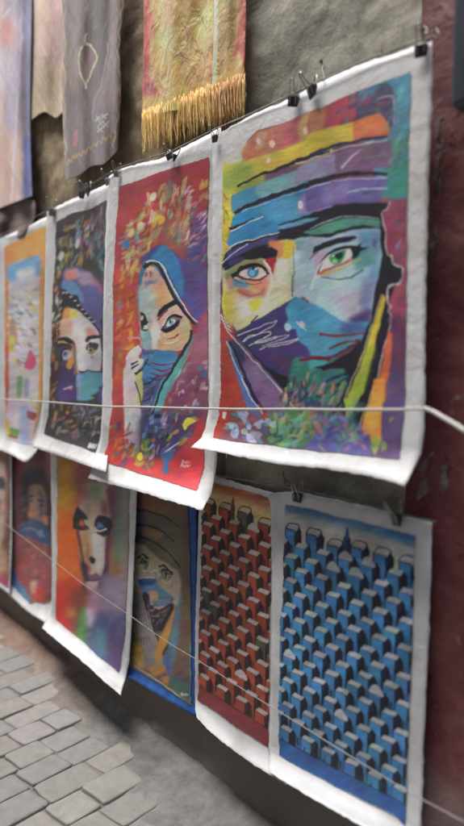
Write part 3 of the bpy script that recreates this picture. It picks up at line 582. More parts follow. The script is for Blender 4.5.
    A.P(w((66, 146), (92, 158), (112, 196), (108, 230), (92, 238), (84, 262), (124, 262), (100, 276), (74, 262), (70, 210)), (30, 26, 38), soft=.35); A.L(w((96, 196), (118, 214)), (40, 30, 40), 1.6); A.E(*w((104, 244))[0], 2.0, 2.2, (200, 210, 214)); A.E(*w((78, 186))[0], 1.6, 2.6, (196, 200, 206))
    A.P(w((140, 240), (178, 270), (180, 380), (146, 388)), (228, 220, 206), soft=.8); A.P(w((82, 290), (134, 280), (140, 380), (90, 390)), (128, 166, 176), soft=.8); A.P(w((180, 330), (210, 330), (240, 400), (190, 396)), (226, 180, 110), soft=.9)
    # mask over nose and mouth
    A.P(b2((188, 345), (240, 348), (300, 356), (290, 400), (240, 470), (190, 540), (160, 464), (150, 400), (165, 360)), (60, 130, 186), soft=.5)
    A.P(b3((160, 20), (230, 50), (240, 20), (300, 0), (240, 110), (190, 200), (160, 160), (170, 80)), (72, 82, 140), soft=.8)
    for q in (((190, 395), (240, 405), (300, 395)), ((200, 420), (250, 425), (290, 410)), ((190, 440), (240, 445), (275, 430)), ((180, 455), (230, 464), (262, 450)), ((150, 375), (180, 400), (210, 412))): A.L(b2(*q), (130, 30, 60) if q[0][0] > 185 else (60, 60, 110), 2.4, .8, belly=True)
    for k in range(7): A.L(b3((165 + 4 * k, 60 + 18 * k), (200 + 3 * k, 50 + 18 * k), (245 - 6 * k, 20 + 18 * k)), ((34, 30, 60), (120, 130, 170), (90, 50, 90))[k % 3], 2, .8)
    A.D(b2((155, 345), (205, 350), (210, 410), (160, 410)), 18, [(50, 70, 150), (150, 150, 200), (90, 60, 120)], 4, 1.8, 20, 60)
    # hand and arm
    A.P(b2((98, 400), (110, 360), (150, 330), (160, 345), (150, 375), (170, 385), (160, 410), (145, 430), (140, 464), (150, 560), (130, 640), (100, 640), (98, 500)), (206, 196, 190), soft=.5)
    A.P(b3((118, 0), (150, -10), (165, 20), (175, 70), (178, 200), (168, 290), (130, 300), (122, 200)), (206, 192, 194), soft=.5); A.P(b3((165, 20), (185, 5), (190, 60), (182, 120), (170, 150)), (196, 196, 120), soft=.6)
    A.P(b3((150, 150), (180, 140), (172, 290), (130, 300)), (176, 164, 186), soft=1.5); A.D(b3((125, 180), (165, 180), (150, 300), (125, 300)), 12, [(160, 190, 200), (150, 120, 160)], 5, 2, -80, 20)
    for q in (((120, 405), (148, 390)), ((122, 418), (152, 402)), ((135, 440), (165, 425))): A.L(b2(*q), (20, 18, 24), 2.6, 1)
    A.L(b2((150, 330), (120, 350), (100, 385)), (230, 222, 214), 1.4); A.L(b2((108, 300), (150, 300), (160, 330)), (220, 130, 140), 2, 1); A.L(b2((148, 430), (165, 420), (185, 380)), (40, 34, 40), 1.4)
    A.L(b3((160, 40), (178, 100), (182, 140)), (60, 50, 60), 1.2)
    # turquoise band of the veil
    A.P(b2((355, 290), (375, 285), (345, 360), (300, 440), (250, 540), (215, 640), (190, 640), (230, 520), (290, 400)), (76, 170, 170), soft=.5, smooth=False)
    A.P(b3((262, 30), (335, -10), (300, 50), (255, 130), (235, 180), (205, 190), (225, 120)), (80, 172, 172), soft=.5)
    A.L(b2((355, 270), (345, 310), (290, 405), (235, 500), (200, 600)), (28, 30, 44), 3.4, 2); A.L(b2((378, 290), (340, 370), (280, 480)), (200, 220, 220), .8)
    # right side mauve and petals under it
    A.P(b2((380, 240), (420, 220), (420, 600), (300, 600), (310, 460)), (156, 84, 112), soft=2.5)
    A.P(b3((300, 40), (420, 0), (415, 160), (330, 180), (270, 160)), (126, 62, 92), soft=3)
    A.D(b3((290, 40), (420, 20), (400, 150), (280, 170)), 70, [(206, 190, 196), (150, 100, 130), (60, 50, 80), (200, 140, 150), (90, 60, 90)], 5, 2.2, -40, 50)
    A.D(b2((320, 400), (420, 380), (420, 450), (320, 464)), 14, [(70, 120, 190), (210, 140, 160)], 6, 2.4, -30, 30)
    A.P(b3((180, 170), (260, 150), (380, 150), (360, 220), (300, 300), (180, 320)), (62, 56, 92), soft=3)
    A.D(b3((180, 160), (260, 150), (300, 290), (190, 310)), 110, [(50, 90, 160), (40, 50, 90), (90, 120, 180), (196, 200, 210), (30, 30, 50), (110, 140, 180)], 6, 2.6, -50, 40)
    A.D(b3((260, 150), (390, 130), (350, 240), (270, 300)), 60, [(60, 46, 80), (190, 170, 180), (216, 180, 50), (70, 90, 150), (120, 60, 90)], 6, 2.6, -45, 30)
    A.D(b3((135, 270), (230, 250), (225, 350), (140, 345)), 60, [(90, 120, 50), (196, 180, 50), (110, 140, 60), (60, 90, 60), (180, 120, 50)], 6, 3, -60, 50)
    A.D(b3((75, 190), (140, 200), (140, 330), (80, 330)), 50, [(110, 60, 90), (206, 110, 50), (214, 150, 50), (150, 50, 60), (100, 80, 110)], 6, 2.8, -50, 40)
    A.L(b3((262, 300), (318, 258)), (206, 206, 214), 1.6, .8); A.P(b3((255, 300), (300, 285), (292, 320), (278, 330), (280, 368), (262, 366), (262, 330)), (60, 110, 170), soft=.6)
    A.E(*b3((178, 308))[0], 3, 4, (230, 200, 40)); A.P(b3((330, 195), (350, 170), (378, 180), (350, 200), (340, 215)), (232, 200, 50), soft=.3)
    A.scribble(*b3((322, 345))[0], 10, 4, (230, 190, 185), .8); A.scribble(*b3((325, 332))[0], 9, 3, (230, 190, 185), .7)
    return A.finish(warp=0.5, tone=0.05, hue=0.03, slope=-0.3)

def art_dark_face():
    A = Art(30, 180, 120, 475, (58, 50, 52), seed=11)
    c1, c2 = view(40, 190, 5.9), view(40, 320, 5.16)
    A.P(c2((20, 420), (300, 400), (300, 700), (10, 620)), (54, 52, 56), soft=3); A.P(c1((90, 180), (400, 40), (390, 170), (95, 260)), (70, 56, 56), soft=4)
    A.D(c1((95, 260), (200, 190), (200, 460), (110, 520)), 80, [(130, 130, 70), (160, 150, 80), (150, 70, 60), (190, 140, 60), (110, 120, 90), (196, 200, 190)], 5, 2, -65, 30)
    A.D(c1((200, 180), (300, 190), (300, 430), (180, 430)), 70, [(130, 150, 170), (190, 196, 206), (150, 60, 60), (206, 130, 50), (110, 80, 80), (150, 160, 180)], 6, 2, -65, 20)
    A.D(c1((300, 150), (390, 110), (380, 500), (300, 460)), 80, [(110, 130, 120), (150, 160, 150), (90, 90, 90), (130, 100, 110), (70, 120, 110)], 6, 2, -80, 20)
    A.D(c1((70, 480), (130, 430), (130, 826), (60, 826)), 60, [(206, 150, 50), (190, 110, 40), (80, 50, 40), (150, 170, 70), (210, 210, 200)], 5, 2, -70, 30)
    A.D(c2((55, 0), (110, 0), (100, 300), (50, 480)), 60, [(190, 110, 50), (150, 80, 40), (80, 50, 40), (200, 150, 70)], 5, 2, -70, 30)
    A.L(c1((275, 280), (290, 235)), (220, 150, 50), 2.2, 1); A.E(*c1((222, 315))[0], 2.4, 5, (196, 200, 210), rot=.2, soft=.5); A.E(*c1((125, 390))[0], 2.4, 5, (200, 206, 200), rot=.3, soft=.5)
    # hood
    A.P(c1((140, 470), (220, 450), (300, 500), (365, 600), (368, 826), (300, 826), (240, 700), (150, 590), (130, 540)), (84, 82, 136), soft=.8)
    A.P(c1((135, 535), (190, 535), (240, 590), (260, 660), (200, 640), (150, 590), (125, 580)), (84, 132, 178), soft=.8)
    A.P(c1((150, 480), (215, 460), (235, 520), (150, 530)), (196, 120, 110), soft=1); A.P(c1((215, 480), (300, 490), (330, 560), (240, 560)), (150, 130, 160), soft=1.5); A.P(c1((290, 500), (360, 560), (365, 620)), (150, 80, 110), soft=1.5)
    A.P(c1((125, 590), (150, 595), (190, 620), (215, 620), (240, 680), (290, 740), (350, 826), (300, 826), (210, 720), (150, 720), (120, 826), (105, 826), (125, 700)), (30, 24, 32), soft=.4)
    for k in range(9):
        x, y = 130 + 22 * k, 600 + max(0, k - 1) * 24; A.L(c1((x, y + 10), (x + 18, y + 2)), (226, 228, 232), 1.3, .5)
    for k in range(5): A.L(c1((98 + 4 * k, 826 - 40 * k), (124 + 2 * k, 810 - 40 * k)), (210, 200, 190), 1, .5)
    # face
    A.P(c1((150, 705), (210, 700), (280, 760), (320, 826), (320, 900), (120, 900), (125, 826)), (206, 190, 180), soft=.6)
    A.P(c1((140, 700), (180, 700), (170, 826), (120, 826)), (226, 130, 60), soft=1); A.P(c1((175, 710), (215, 715), (210, 770), (180, 765)), (206, 196, 60), soft=1)
    A.P(c2((115, 0), (240, -10), (300, 60), (320, 180), (310, 262), (250, 268), (190, 272), (180, 220), (180, 100), (110, 80)), (204, 198, 196), soft=.5)
    A.P(c2((110, 0), (170, 0), (160, 80), (105, 80)), (214, 160, 130), soft=1); A.P(c2((240, 40), (290, 50), (280, 90), (240, 80)), (216, 120, 120), soft=1.5); A.P(c2((200, 60), (230, 60), (225, 240), (195, 250)), (214, 214, 210), soft=1)
    A.P(c2((90, 110), (180, 130), (185, 300), (190, 400), (90, 410), (100, 200)), (66, 48, 84), soft=.8)
    e = view(45, 320, 7.14)
    A.P(e((86, 150), (110, 124), (160, 124), (206, 150), (212, 180), (160, 170), (110, 164), (90, 176)), (34, 28, 34), soft=.3); A.L(e((92, 160), (130, 156), (190, 184)), (206, 166, 76), 2.2, 1.4); A.L(e((90, 200), (120, 176), (170, 178), (200, 210)), (36, 26, 34), 1.8)
    A.P(e((180, 210), (208, 200), (206, 300), (180, 345), (150, 330), (160, 300)), (214, 138, 50), soft=.4)
    A.P(e((118, 240), (132, 216), (162, 212), (192, 240), (182, 270), (150, 286), (126, 276)), (176, 176, 190), soft=.3); A.E(*e((142, 246))[0], 2.8, 3.8, (120, 138, 180)); A.E(*e((140, 242))[0], 1.2, 1.6, (40, 44, 80)); A.L(e((106, 300), (116, 240), (130, 212), (165, 206)), (26, 20, 30), 1.8)
    A.P(e((190, 170), (216, 190), (222, 370), (206, 390), (206, 300)), (150, 110, 96), soft=.5)
    A.P(e((286, 150), (300, 120), (350, 104), (396, 110), (390, 130), (330, 134), (300, 158)), (30, 26, 32), soft=.3); A.P(e((306, 200), (318, 166), (350, 158), (384, 170), (376, 200), (350, 214), (330, 200)), (54, 48, 50), soft=.4)
    A.P(e((304, 210), (318, 194), (346, 200), (350, 230), (326, 248), (308, 236)), (140, 146, 110), soft=.3); A.E(*e((324, 214))[0], 1.3, 1.6, (26, 26, 30)); A.L(e((300, 232), (312, 262), (340, 276), (360, 240), (366, 214)), (206, 190, 184), 1.2); A.E(*e((334, 262))[0], 1.6, 1.6, (196, 130, 136)); A.L(e((296, 214), (300, 180), (330, 156)), (30, 24, 30), 1.4)
    A.L(c2((195, 262), (215, 268), (245, 260), (270, 264), (305, 262)), (30, 26, 32), 1.8, 1); A.P(c2((310, 0), (350, 0), (345, 300), (318, 270), (325, 120)), (60, 44, 60), soft=.8)
    # mask
    A.P(c2((188, 285), (250, 270), (320, 272), (328, 330), (300, 350), (325, 362), (260, 390), (285, 400), (240, 415), (190, 412), (184, 340)), (78, 158, 180), soft=.4); A.P(c2((190, 280), (205, 280), (205, 400), (190, 400)), (150, 150, 200), soft=1)
    A.P(c2((300, 370), (328, 340), (330, 420), (300, 420)), (60, 60, 140), soft=1); A.P(c2((90, 330), (180, 320), (185, 410), (95, 410)), (76, 60, 130), soft=1.5); A.L(c2((120, 356), (170, 342)), (206, 190, 206), 1.4); A.L(c2((150, 350), (165, 358)), (206, 120, 130), 1.4)
    A.D(c2((70, 440), (200, 430), (200, 590), (60, 600)), 80, [(200, 150, 60), (110, 100, 60), (60, 50, 50), (150, 150, 140), (190, 110, 60)], 5, 1.8, -50, 40)
    A.D(c2((180, 430), (325, 440), (310, 600), (180, 600)), 100, [(160, 140, 150), (110, 80, 110), (60, 56, 60), (206, 200, 200), (90, 140, 140), (130, 100, 130)], 5, 1.5, -50, 50)
    A.scribble(*c2((250, 662))[0], 7.5, 5, (226, 226, 226), .9); A.scribble(*c2((256, 648))[0], 7, 3, (226, 226, 226), .8)
    return A.finish(warp=0.4, tone=0.05, hue=0.03)

def art_town_orange():
    A = Art(-12, 210, 60, 465, (222, 150, 60), seed=13); d = view(0, 220, 3.44)
    A.P(d((0, 80), (60, 60), (40, 600), (0, 620)), (216, 130, 60), soft=3); A.P(d((10, 420), (60, 420), (50, 620), (10, 620)), (206, 84, 60), soft=2)
    A.P(d((30, 152), (134, 118), (136, 300), (132, 600), (105, 790), (15, 760), (30, 600)), (190, 186, 190), smooth=False)
    A.P(d((30, 155), (134, 120), (134, 190), (30, 210)), (96, 156, 200), soft=1.5); A.P(d((60, 175), (120, 160), (120, 200), (60, 210)), (206, 216, 222), soft=2)
    A.D(d((30, 250), (134, 235), (134, 500), (30, 500)), 170, [(90, 80, 90), (220, 216, 214), (230, 228, 224), (110, 90, 120), (206, 180, 60), (150, 130, 140), (196, 130, 110), (120, 130, 150)], 4.5, 1.6, 15, 45)
    A.P(d((82, 505), (105, 445), (125, 490), (110, 515)), (206, 70, 110), soft=.4); A.P(d((32, 350), (50, 340), (60, 420), (32, 420)), (170, 120, 110), soft=1)
    A.P(d((60, 540), (78, 540), (74, 606), (58, 606)), (120, 160, 110), soft=.6); A.P(d((85, 545), (100, 545), (96, 606), (82, 606)), (130, 150, 180), soft=.6); A.P(d((30, 400), (50, 400), (50, 450), (32, 450)), (180, 180, 70), soft=.8)
    A.P(d((40, 620), (125, 620), (105, 770), (20, 745)), (200, 184, 200), soft=1); A.P(d((70, 640), (105, 650), (98, 760), (66, 756)), (150, 160, 206), soft=1.5)
    A.P(d((95, 655), (125, 665), (118, 690), (96, 680)), (160, 70, 80), soft=.4); A.P(d((22, 715), (66, 720), (60, 750), (20, 742)), (110, 150, 70), soft=.6); A.L(d((22, 735), (60, 752)), (150, 60, 50), 2.4); A.P(d((16, 690), (34, 690), (30, 740), (14, 736)), (220, 180, 60), soft=.6)
    A.D(d((100, 620), (135, 620), (125, 680), (100, 660)), 12, [(90, 140, 80), (200, 190, 80)], 4, 1.6, 20, 50)
    return A.finish(warp=0.4, tone=0.05, hue=0.03)

def art_green_yellow():
    A = Art(-60, 210, 10, 470, (196, 186, 120), seed=15)
    A.P([(-60, 250), (2, 250), (2, 330), (-60, 340)], (150, 160, 110), soft=4); A.P([(-50, 300), (-10, 290), (-8, 400), (-50, 410)], (120, 60, 60), soft=3)
    A.D([(-60, 240), (2, 240), (2, 450), (-60, 450)], 160, [(206, 190, 110), (150, 160, 90), (110, 120, 90), (190, 120, 70), (214, 210, 190)], 9, 3, -60, 40)
    return A.finish()

def art_rainbow_face():
    A = Art(45, 430, 140, 700, (150, 100, 60), seed=17); A.sat = 1.08; i1, i2 = view(40, 455, 4.88), view(40, 570, 4.88)
    A.P(i1((80, -100), (180, -100), (180, 300), (80, 320)), (172, 132, 60), soft=3); A.P(i1((80, 250), (200, 250), (215, 620), (80, 620)), (206, 120, 56), soft=5); A.P(i2((70, 100), (160, 60), (150, 300), (70, 260)), (214, 40, 46), soft=3)
    A.P(i1((170, -100), (300, -100), (320, 200), (180, 280)), (140, 76, 76), soft=5); A.P(i1((300, -60), (440, -60), (440, 420), (330, 430)), (106, 110, 112), soft=5)
    A.P(i1((360, 300), (440, 300), (430, 500), (370, 520)), (90, 140, 116), soft=4); A.P(i1((400, 60), (440, 60), (440, 640), (390, 640)), (150, 140, 136), soft=3)
    A.P(i1((220, 150), (330, 140), (350, 300), (325, 560), (270, 640), (220, 600), (190, 420), (195, 280)), (186, 172, 150), soft=2.2)
    A.P(i1((190, 150), (250, 150), (250, 250), (190, 300)), (176, 100, 96), soft=3); A.P(i1((230, 150), (290, 140), (290, 210), (240, 220)), (130, 150, 120), soft=2.5); A.P(i1((240, 300), (275, 300), (270, 500), (235, 490)), (200, 190, 164), soft=1.5)
    A.P(i1((190, 400), (225, 400), (225, 560), (205, 560)), (190, 130, 90), soft=2); A.P(i1((280, 400), (335, 400), (325, 560), (280, 600)), (180, 176, 176), soft=2)
    A.P(i1((325, 160), (365, 170), (360, 400), (330, 560), (320, 500), (345, 330)), (120, 70, 80), soft=1.5)
    A.P(i1((84, 80), (150, 60), (160, 300), (84, 330)), (206, 150, 50), soft=3.5); A.P(i1((84, 280), (190, 280), (200, 560), (84, 620)), (216, 104, 44), soft=4)
    w = view(65, 500, 7.73)
    A.P(w((150, 660), (300, 620), (330, 800), (340, 960), (180, 960), (170, 800)), (150, 116, 128), soft=3); A.P(w((250, 640), (350, 560), (400, 800), (280, 820)), (96, 80, 120), soft=3)
    A.P(w((120, 20), (180, 0), (300, 10), (330, 120), (320, 240), (330, 400), (318, 560), (262, 690), (180, 696), (140, 560), (110, 400), (100, 220)), (178, 162, 140), soft=1.4); A.P(w((210, 250), (300, 300), (290, 500), (250, 560), (220, 430)), (200, 196, 190), soft=1.2); A.P(w((140, 20), (200, 10), (200, 120), (160, 130)), (150, 130, 110), soft=2); A.P(w((280, 10), (330, 20), (330, 120), (290, 110)), (140, 80, 90), soft=2)
    A.P(w((130, 260), (180, 250), (200, 420), (170, 540), (140, 440)), (186, 140, 96), soft=1.4)
    A.L(w((98, 230), (112, 330), (130, 430), (150, 520)), (110, 50, 46), 3.2, 2, soft=.7); A.L(w((338, 240), (326, 360), (322, 480), (316, 600), (296, 720)), (92, 46, 66), 4, 5, soft=.9)
    A.P(w((66, 216), (60, 130), (92, 50), (130, 80), (178, 132), (176, 150), (140, 146), (150, 190), (186, 214), (184, 230), (130, 240), (92, 226)), (28, 22, 34), soft=.45, smooth=False); A.P(w((110, 190), (116, 150), (136, 160), (148, 198), (124, 204)), (196, 96, 62), soft=.5)
    A.P(w((222, 200), (236, 150), (262, 118), (306, 124), (356, 148), (366, 200), (340, 262), (300, 284), (256, 262), (236, 240), (262, 230)), (30, 26, 44), soft=.45, smooth=False); A.P(w((240, 204), (262, 172), (286, 186), (300, 210), (262, 222)), (84, 116, 160), soft=.5); A.L(w((234, 234), (276, 240), (320, 220)), (226, 220, 216), 1.4); A.L(w((124, 216), (160, 222), (184, 224)), (150, 60, 66), 1)
    A.P(w((186, 446), (206, 436), (234, 458), (228, 486), (200, 488)), (22, 16, 24), soft=.45); A.L(w((176, 330), (172, 420), (184, 480)), (150, 110, 90), 1.6, 1, soft=.5); A.P(w((130, 500), (164, 490), (205, 530), (190, 560), (146, 566)), (150, 70, 80), soft=1)
    A.P(w((150, 606), (180, 566), (210, 574), (240, 566), (284, 590), (250, 616), (200, 622)), (112, 70, 96), soft=.4); A.L(w((150, 612), (200, 624), (256, 614), (288, 592)), (26, 20, 34), 1.8); A.P(w((160, 630), (246, 628), (232, 672), (198, 690), (168, 668)), (200, 176, 176), soft=.6)
    A.P(w((286, 560), (316, 500), (316, 640), (296, 740), (240, 720), (262, 640)), (44, 34, 60), soft=.8); A.P(w((134, 650), (176, 694), (230, 706), (240, 740), (130, 730)), (46, 32, 44), soft=.8)
    A.P(i2((80, 60), (190, 40), (190, 200), (90, 240)), (200, 60, 40), soft=3.5); A.P(i2((195, -60), (225, -20), (235, 40), (215, 60)), (40, 32, 50), soft=1.4)
    A.P(i2((150, 100), (240, 90), (230, 300), (160, 320)), (130, 60, 50), soft=4); A.P(i2((130, 180), (175, 190), (170, 230), (130, 230)), (180, 120, 70), soft=2)
    A.P(i2((195, 190), (235, 200), (225, 380), (180, 330)), (70, 150, 60), soft=2.5); A.P(i2((240, 90), (300, 90), (290, 260), (235, 250)), (176, 130, 150), soft=3)
    A.P(i2((240, 240), (420, 180), (400, 520), (230, 400)), (72, 80, 130), soft=4); A.P(i2((320, 300), (410, 300), (390, 510), (310, 430)), (84, 62, 110), soft=3); A.P(i2((300, 20), (420, 60), (410, 220), (300, 200)), (146, 136, 160), soft=4)
    A.P(i2((270, 300), (320, 290), (330, 430), (280, 420)), (76, 120, 140), soft=3); A.P(i2((225, 190), (260, 190), (260, 270), (225, 270)), (206, 196, 206), soft=2.5)
    A.D(i2((220, 120), (410, 100), (390, 500), (230, 400)), 60, [(90, 90, 140), (130, 110, 150), (80, 120, 140), (170, 160, 180)], 5, 2.4, -40, 60, .3)
    A.D(i1((90, 0), (200, 0), (200, 600), (90, 600)), 50, [(196, 150, 60), (214, 110, 50), (170, 110, 60)], 6, 3, -70, 40, .35)
    return A.finish(warp=0.4, tone=0.04, hue=0.015)

def art_brown_turban():
    A = Art(120, 470, 205, 725, (112, 94, 66), seed=19); h1, h2 = view(125, 490, 6.19), view(125, 590, 5.8)
    A.P(h1((20, -100), (400, -100), (380, 160), (200, 110), (20, 100)), (120, 74, 52), soft=3); A.P(h1((260, 60), (420, 60), (420, 700), (330, 640), (360, 400), (320, 200)), (92, 70, 58), soft=4)
    A.P(h1((30, 130), (120, 130), (260, 170), (330, 230), (350, 420), (345, 520), (220, 440), (120, 350), (30, 340)), (96, 90, 70), soft=1.5)
    A.P(h1((30, 140), (110, 140), (110, 340), (30, 340)), (76, 84, 104), soft=3); A.P(h1((120, 230), (220, 250), (230, 300), (130, 290)), (150, 110, 70), soft=2); A.P(h1((180, 330), (310, 400), (330, 470), (220, 420)), (110, 104, 70), soft=2)
    for q in (((35, 130), (130, 128), (250, 165), (330, 225)), ((40, 215), (120, 215), (230, 255), (300, 320)), ((40, 295), (100, 290), (190, 330), (280, 400), (340, 480))): A.L(h1(*q), (38, 38, 50), 2.2, 1.4)
    A.P(h1((40, 350), (120, 345), (220, 430), (340, 520), (330, 720), (60, 720)), (176, 162, 140), soft=1)
    w = view(128, 545, 6.92)
    A.P(w((90, 110), (118, 84), (146, 110), (140, 156), (112, 162)), (104, 106, 98), soft=.4); A.E(*w((118, 120))[0], 2.3, 2.9, (84, 110, 108)); A.E(*w((120, 118))[0], 1.1, 1.5, (20, 20, 26)); A.L(w((66, 90), (100, 66), (150, 92)), (34, 28, 34), 2, 1.2); A.L(w((84, 130), (104, 88), (140, 92)), (30, 24, 30), 1.2); A.L(w((96, 168), (130, 180), (156, 150)), (206, 196, 172), 1.4)
    A.P(w((222, 176), (250, 164), (296, 206), (290, 240), (262, 240), (236, 214)), (96, 100, 92), soft=.4); A.E(*w((258, 200))[0], 2.6, 3, (84, 108, 100)); A.E(*w((258, 198))[0], 1.2, 1.6, (20, 20, 26)); A.L(w((214, 150), (250, 146), (310, 200)), (34, 28, 34), 2.2, 1.4); A.L(w((218, 190), (240, 166), (284, 180), (300, 214)), (30, 24, 30), 1.3); A.L(w((230, 240), (262, 262), (300, 250)), (206, 196, 172), 1.4)
    for k in range(12): A.L(w((50 + 24 * k, 30 + 20 * k), (74 + 22 * k, 52 + 22 * k)), (206, 190, 156), .9, .4)
    A.L(w((150, 196), (190, 180), (216, 200)), (216, 204, 176), 1.6, .8); A.D(w((60, 100), (330, 200), (340, 330), (220, 260), (60, 210)), 60, [(214, 198, 170), (150, 130, 110), (120, 94, 84), (190, 180, 164)], 3, .8, -40, 60, .7)
    A.P(w((64, 238), (120, 232), (190, 232), (214, 280), (280, 330), (316, 380), (280, 410), (200, 420), (150, 380), (100, 330)), (84, 130, 166), soft=.5); A.P(w((70, 242), (184, 238), (176, 270), (90, 280)), (36, 84, 150), soft=.5); A.P(w((140, 326), (200, 320), (206, 380), (160, 390)), (206, 150, 116), soft=.7)
    A.L(w((62, 236), (120, 228), (190, 226)), (214, 206, 184), 1); A.P(w((100, 330), (140, 350), (150, 400), (200, 440), (300, 404), (296, 460), (240, 560), (200, 600), (150, 500)), (44, 36, 50), soft=.5)
    A.D(h2((110, 40), (290, 40), (260, 200), (150, 190)), 90, [(180, 170, 160), (60, 46, 56), (110, 90, 90), (150, 120, 110), (90, 120, 150)], 5, 1.2, -30, 40)
    A.P(h2((40, 30), (110, 30), (190, 300), (230, 400), (210, 460), (120, 450), (60, 300)), (136, 126, 126), soft=1.5); A.L(h2((105, 30), (150, 180), (215, 330)), (40, 34, 44), 2); 
    for k in range(6): A.L(h2((60 + 14 * k, 120), (100 + 16 * k, 290), (150 + 14 * k, 440)), (170, 160, 160), .9, .5)
    A.P(h2((275, 90), (290, 130), (240, 330), (200, 420), (170, 420), (190, 300)), (206, 140, 56), soft=.8); A.P(h2((270, 80), (280, 110), (210, 240), (200, 220)), (30, 26, 34), soft=.8); A.P(h2((245, 310), (255, 330), (225, 380), (215, 370)), (30, 26, 34), soft=.8)
    A.P(h2((290, 130), (330, 0), (330, 250), (270, 480), (225, 470), (240, 380)), (84, 130, 160), soft=1.5); A.P(h2((225, 380), (260, 340), (270, 470), (230, 470)), (70, 100, 160), soft=1.5)
    A.P(h2((50, 300), (95, 320), (110, 460), (50, 430)), (196, 150, 60), soft=1.5); A.P(h2((130, 450), (220, 430), (235, 470), (170, 500)), (200, 130, 60), soft=1); A.P(h2((210, 500), (260, 500), (250, 550), (215, 530)), (200, 140, 70), soft=1)
    A.P(h2((330, 0), (385, 0), (380, 620), (270, 560), (310, 300)), (118, 90, 70), soft=2); A.P(h2((260, 500), (330, 520), (380, 560), (380, 640), (280, 590)), (60, 120, 110), soft=2); A.L(h2((50, 440), (200, 530), (350, 650)), (160, 160, 140), 1.6); A.L(h2((378, 300), (380, 640)), (90, 140, 150), 2.4)
    A.scribble(*h2((322, 612))[0], 8, 3, (220, 216, 200), .8)
    return A.finish(warp=0.5, tone=0.06, hue=0.03)

def art_red_scarf():
    A = Art(-2, 430, 62, 620, (110, 56, 56), seed=23); j = view(0, 450, 4.87)
    A.P(j((70, 400), (250, 420), (250, 760), (70, 680)), (156, 76, 76), soft=4); A.P(j((70, 0), (125, 0), (125, 200), (70, 240)), (130, 60, 66), soft=3)
    A.P(j((110, 120), (140, 90), (200, 90), (240, 160), (245, 400), (200, 420), (130, 400), (110, 250)), (44, 38, 46), soft=2)
    A.P(j((140, 180), (200, 170), (225, 230), (220, 330), (180, 370), (145, 330)), (176, 140, 116), soft=1.5); A.P(j((185, 190), (222, 230), (215, 320), (195, 330)), (120, 96, 90), soft=1.2)
    A.L(j((138, 225), (165, 222)), (34, 28, 34), 1.5); A.L(j((180, 240), (210, 250)), (34, 28, 34), 1.6); A.E(*j((152, 245))[0], 1.6, 1.2, (60, 44, 44)); A.E(*j((200, 268))[0], 1.6, 1.2, (50, 40, 44)); A.P(j((140, 290), (170, 300), (165, 340), (140, 330)), (206, 120, 70), soft=1); A.P(j((200, 320), (235, 320), (230, 370), (205, 360)), (210, 130, 90), soft=1)
    A.P(j((85, 390), (140, 340), (190, 340), (245, 400), (245, 470), (190, 440), (120, 420)), (62, 78, 130), soft=1.2); A.E(*j((195, 405))[0], 3, 3.6, (130, 150, 180), soft=.6); A.L(j((100, 390), (150, 380), (220, 420)), (110, 130, 180), 1.6)
    A.D(j((80, 160), (125, 160), (125, 400), (75, 420)), 30, [(90, 110, 150), (130, 120, 130), (110, 70, 80)], 4, 1.8, 0, 50, .7)
    A.D(j((80, 430), (245, 450), (245, 740), (80, 660)), 110, [(170, 80, 80), (190, 100, 90), (120, 56, 64), (150, 90, 100), (190, 60, 60)], 5, 2.4, 20, 70, .7)
    A.P(j((75, 650), (110, 660), (150, 740), (120, 760), (50, 690)), (70, 130, 176), soft=1.5); A.P(j((170, 660), (215, 680), (205, 740), (170, 720)), (206, 60, 60), soft=1.5); A.P(j((150, 640), (180, 640), (175, 700), (150, 690)), (220, 160, 130), soft=1.2)
    A.P(j((45, 60), (70, 60), (70, 560), (45, 660)), (120, 120, 140), soft=1); A.P(j((45, 560), (75, 600), (110, 700), (60, 690)), (60, 96, 160), soft=1)
    return A.finish(warp=0.5, tone=0.06, hue=0.03)

def art_pale_woman():
    A = Art(-50, 430, 14, 610, (120, 66, 56), seed=29); j = view(0, 450, 4.87)
    A.P(j((-150, 40), (20, 60), (30, 200), (20, 420), (-20, 520), (-120, 480)), (206, 180, 160), soft=2)
    A.P(j((-40, 140), (10, 130), (28, 160), (20, 190), (-30, 185)), (60, 60, 76), soft=1); A.P(j((-60, 500), (30, 480), (38, 640), (-60, 640)), (190, 150, 110), soft=2)
    A.P(j((-100, 620), (45, 600), (45, 700), (-100, 700)), (150, 60, 90), soft=2); A.P(j((-40, 220), (5, 240), (2, 290), (-30, 280)), (190, 110, 90), soft=1)
    A.D(j((-200, 0), (45, 0), (45, 690), (-200, 690)), 70, [(150, 90, 76), (190, 160, 140), (110, 70, 70)], 5, 2.4, -60, 60, .4)
    return A.finish(warp=0.5, tone=0.06, hue=0.03)

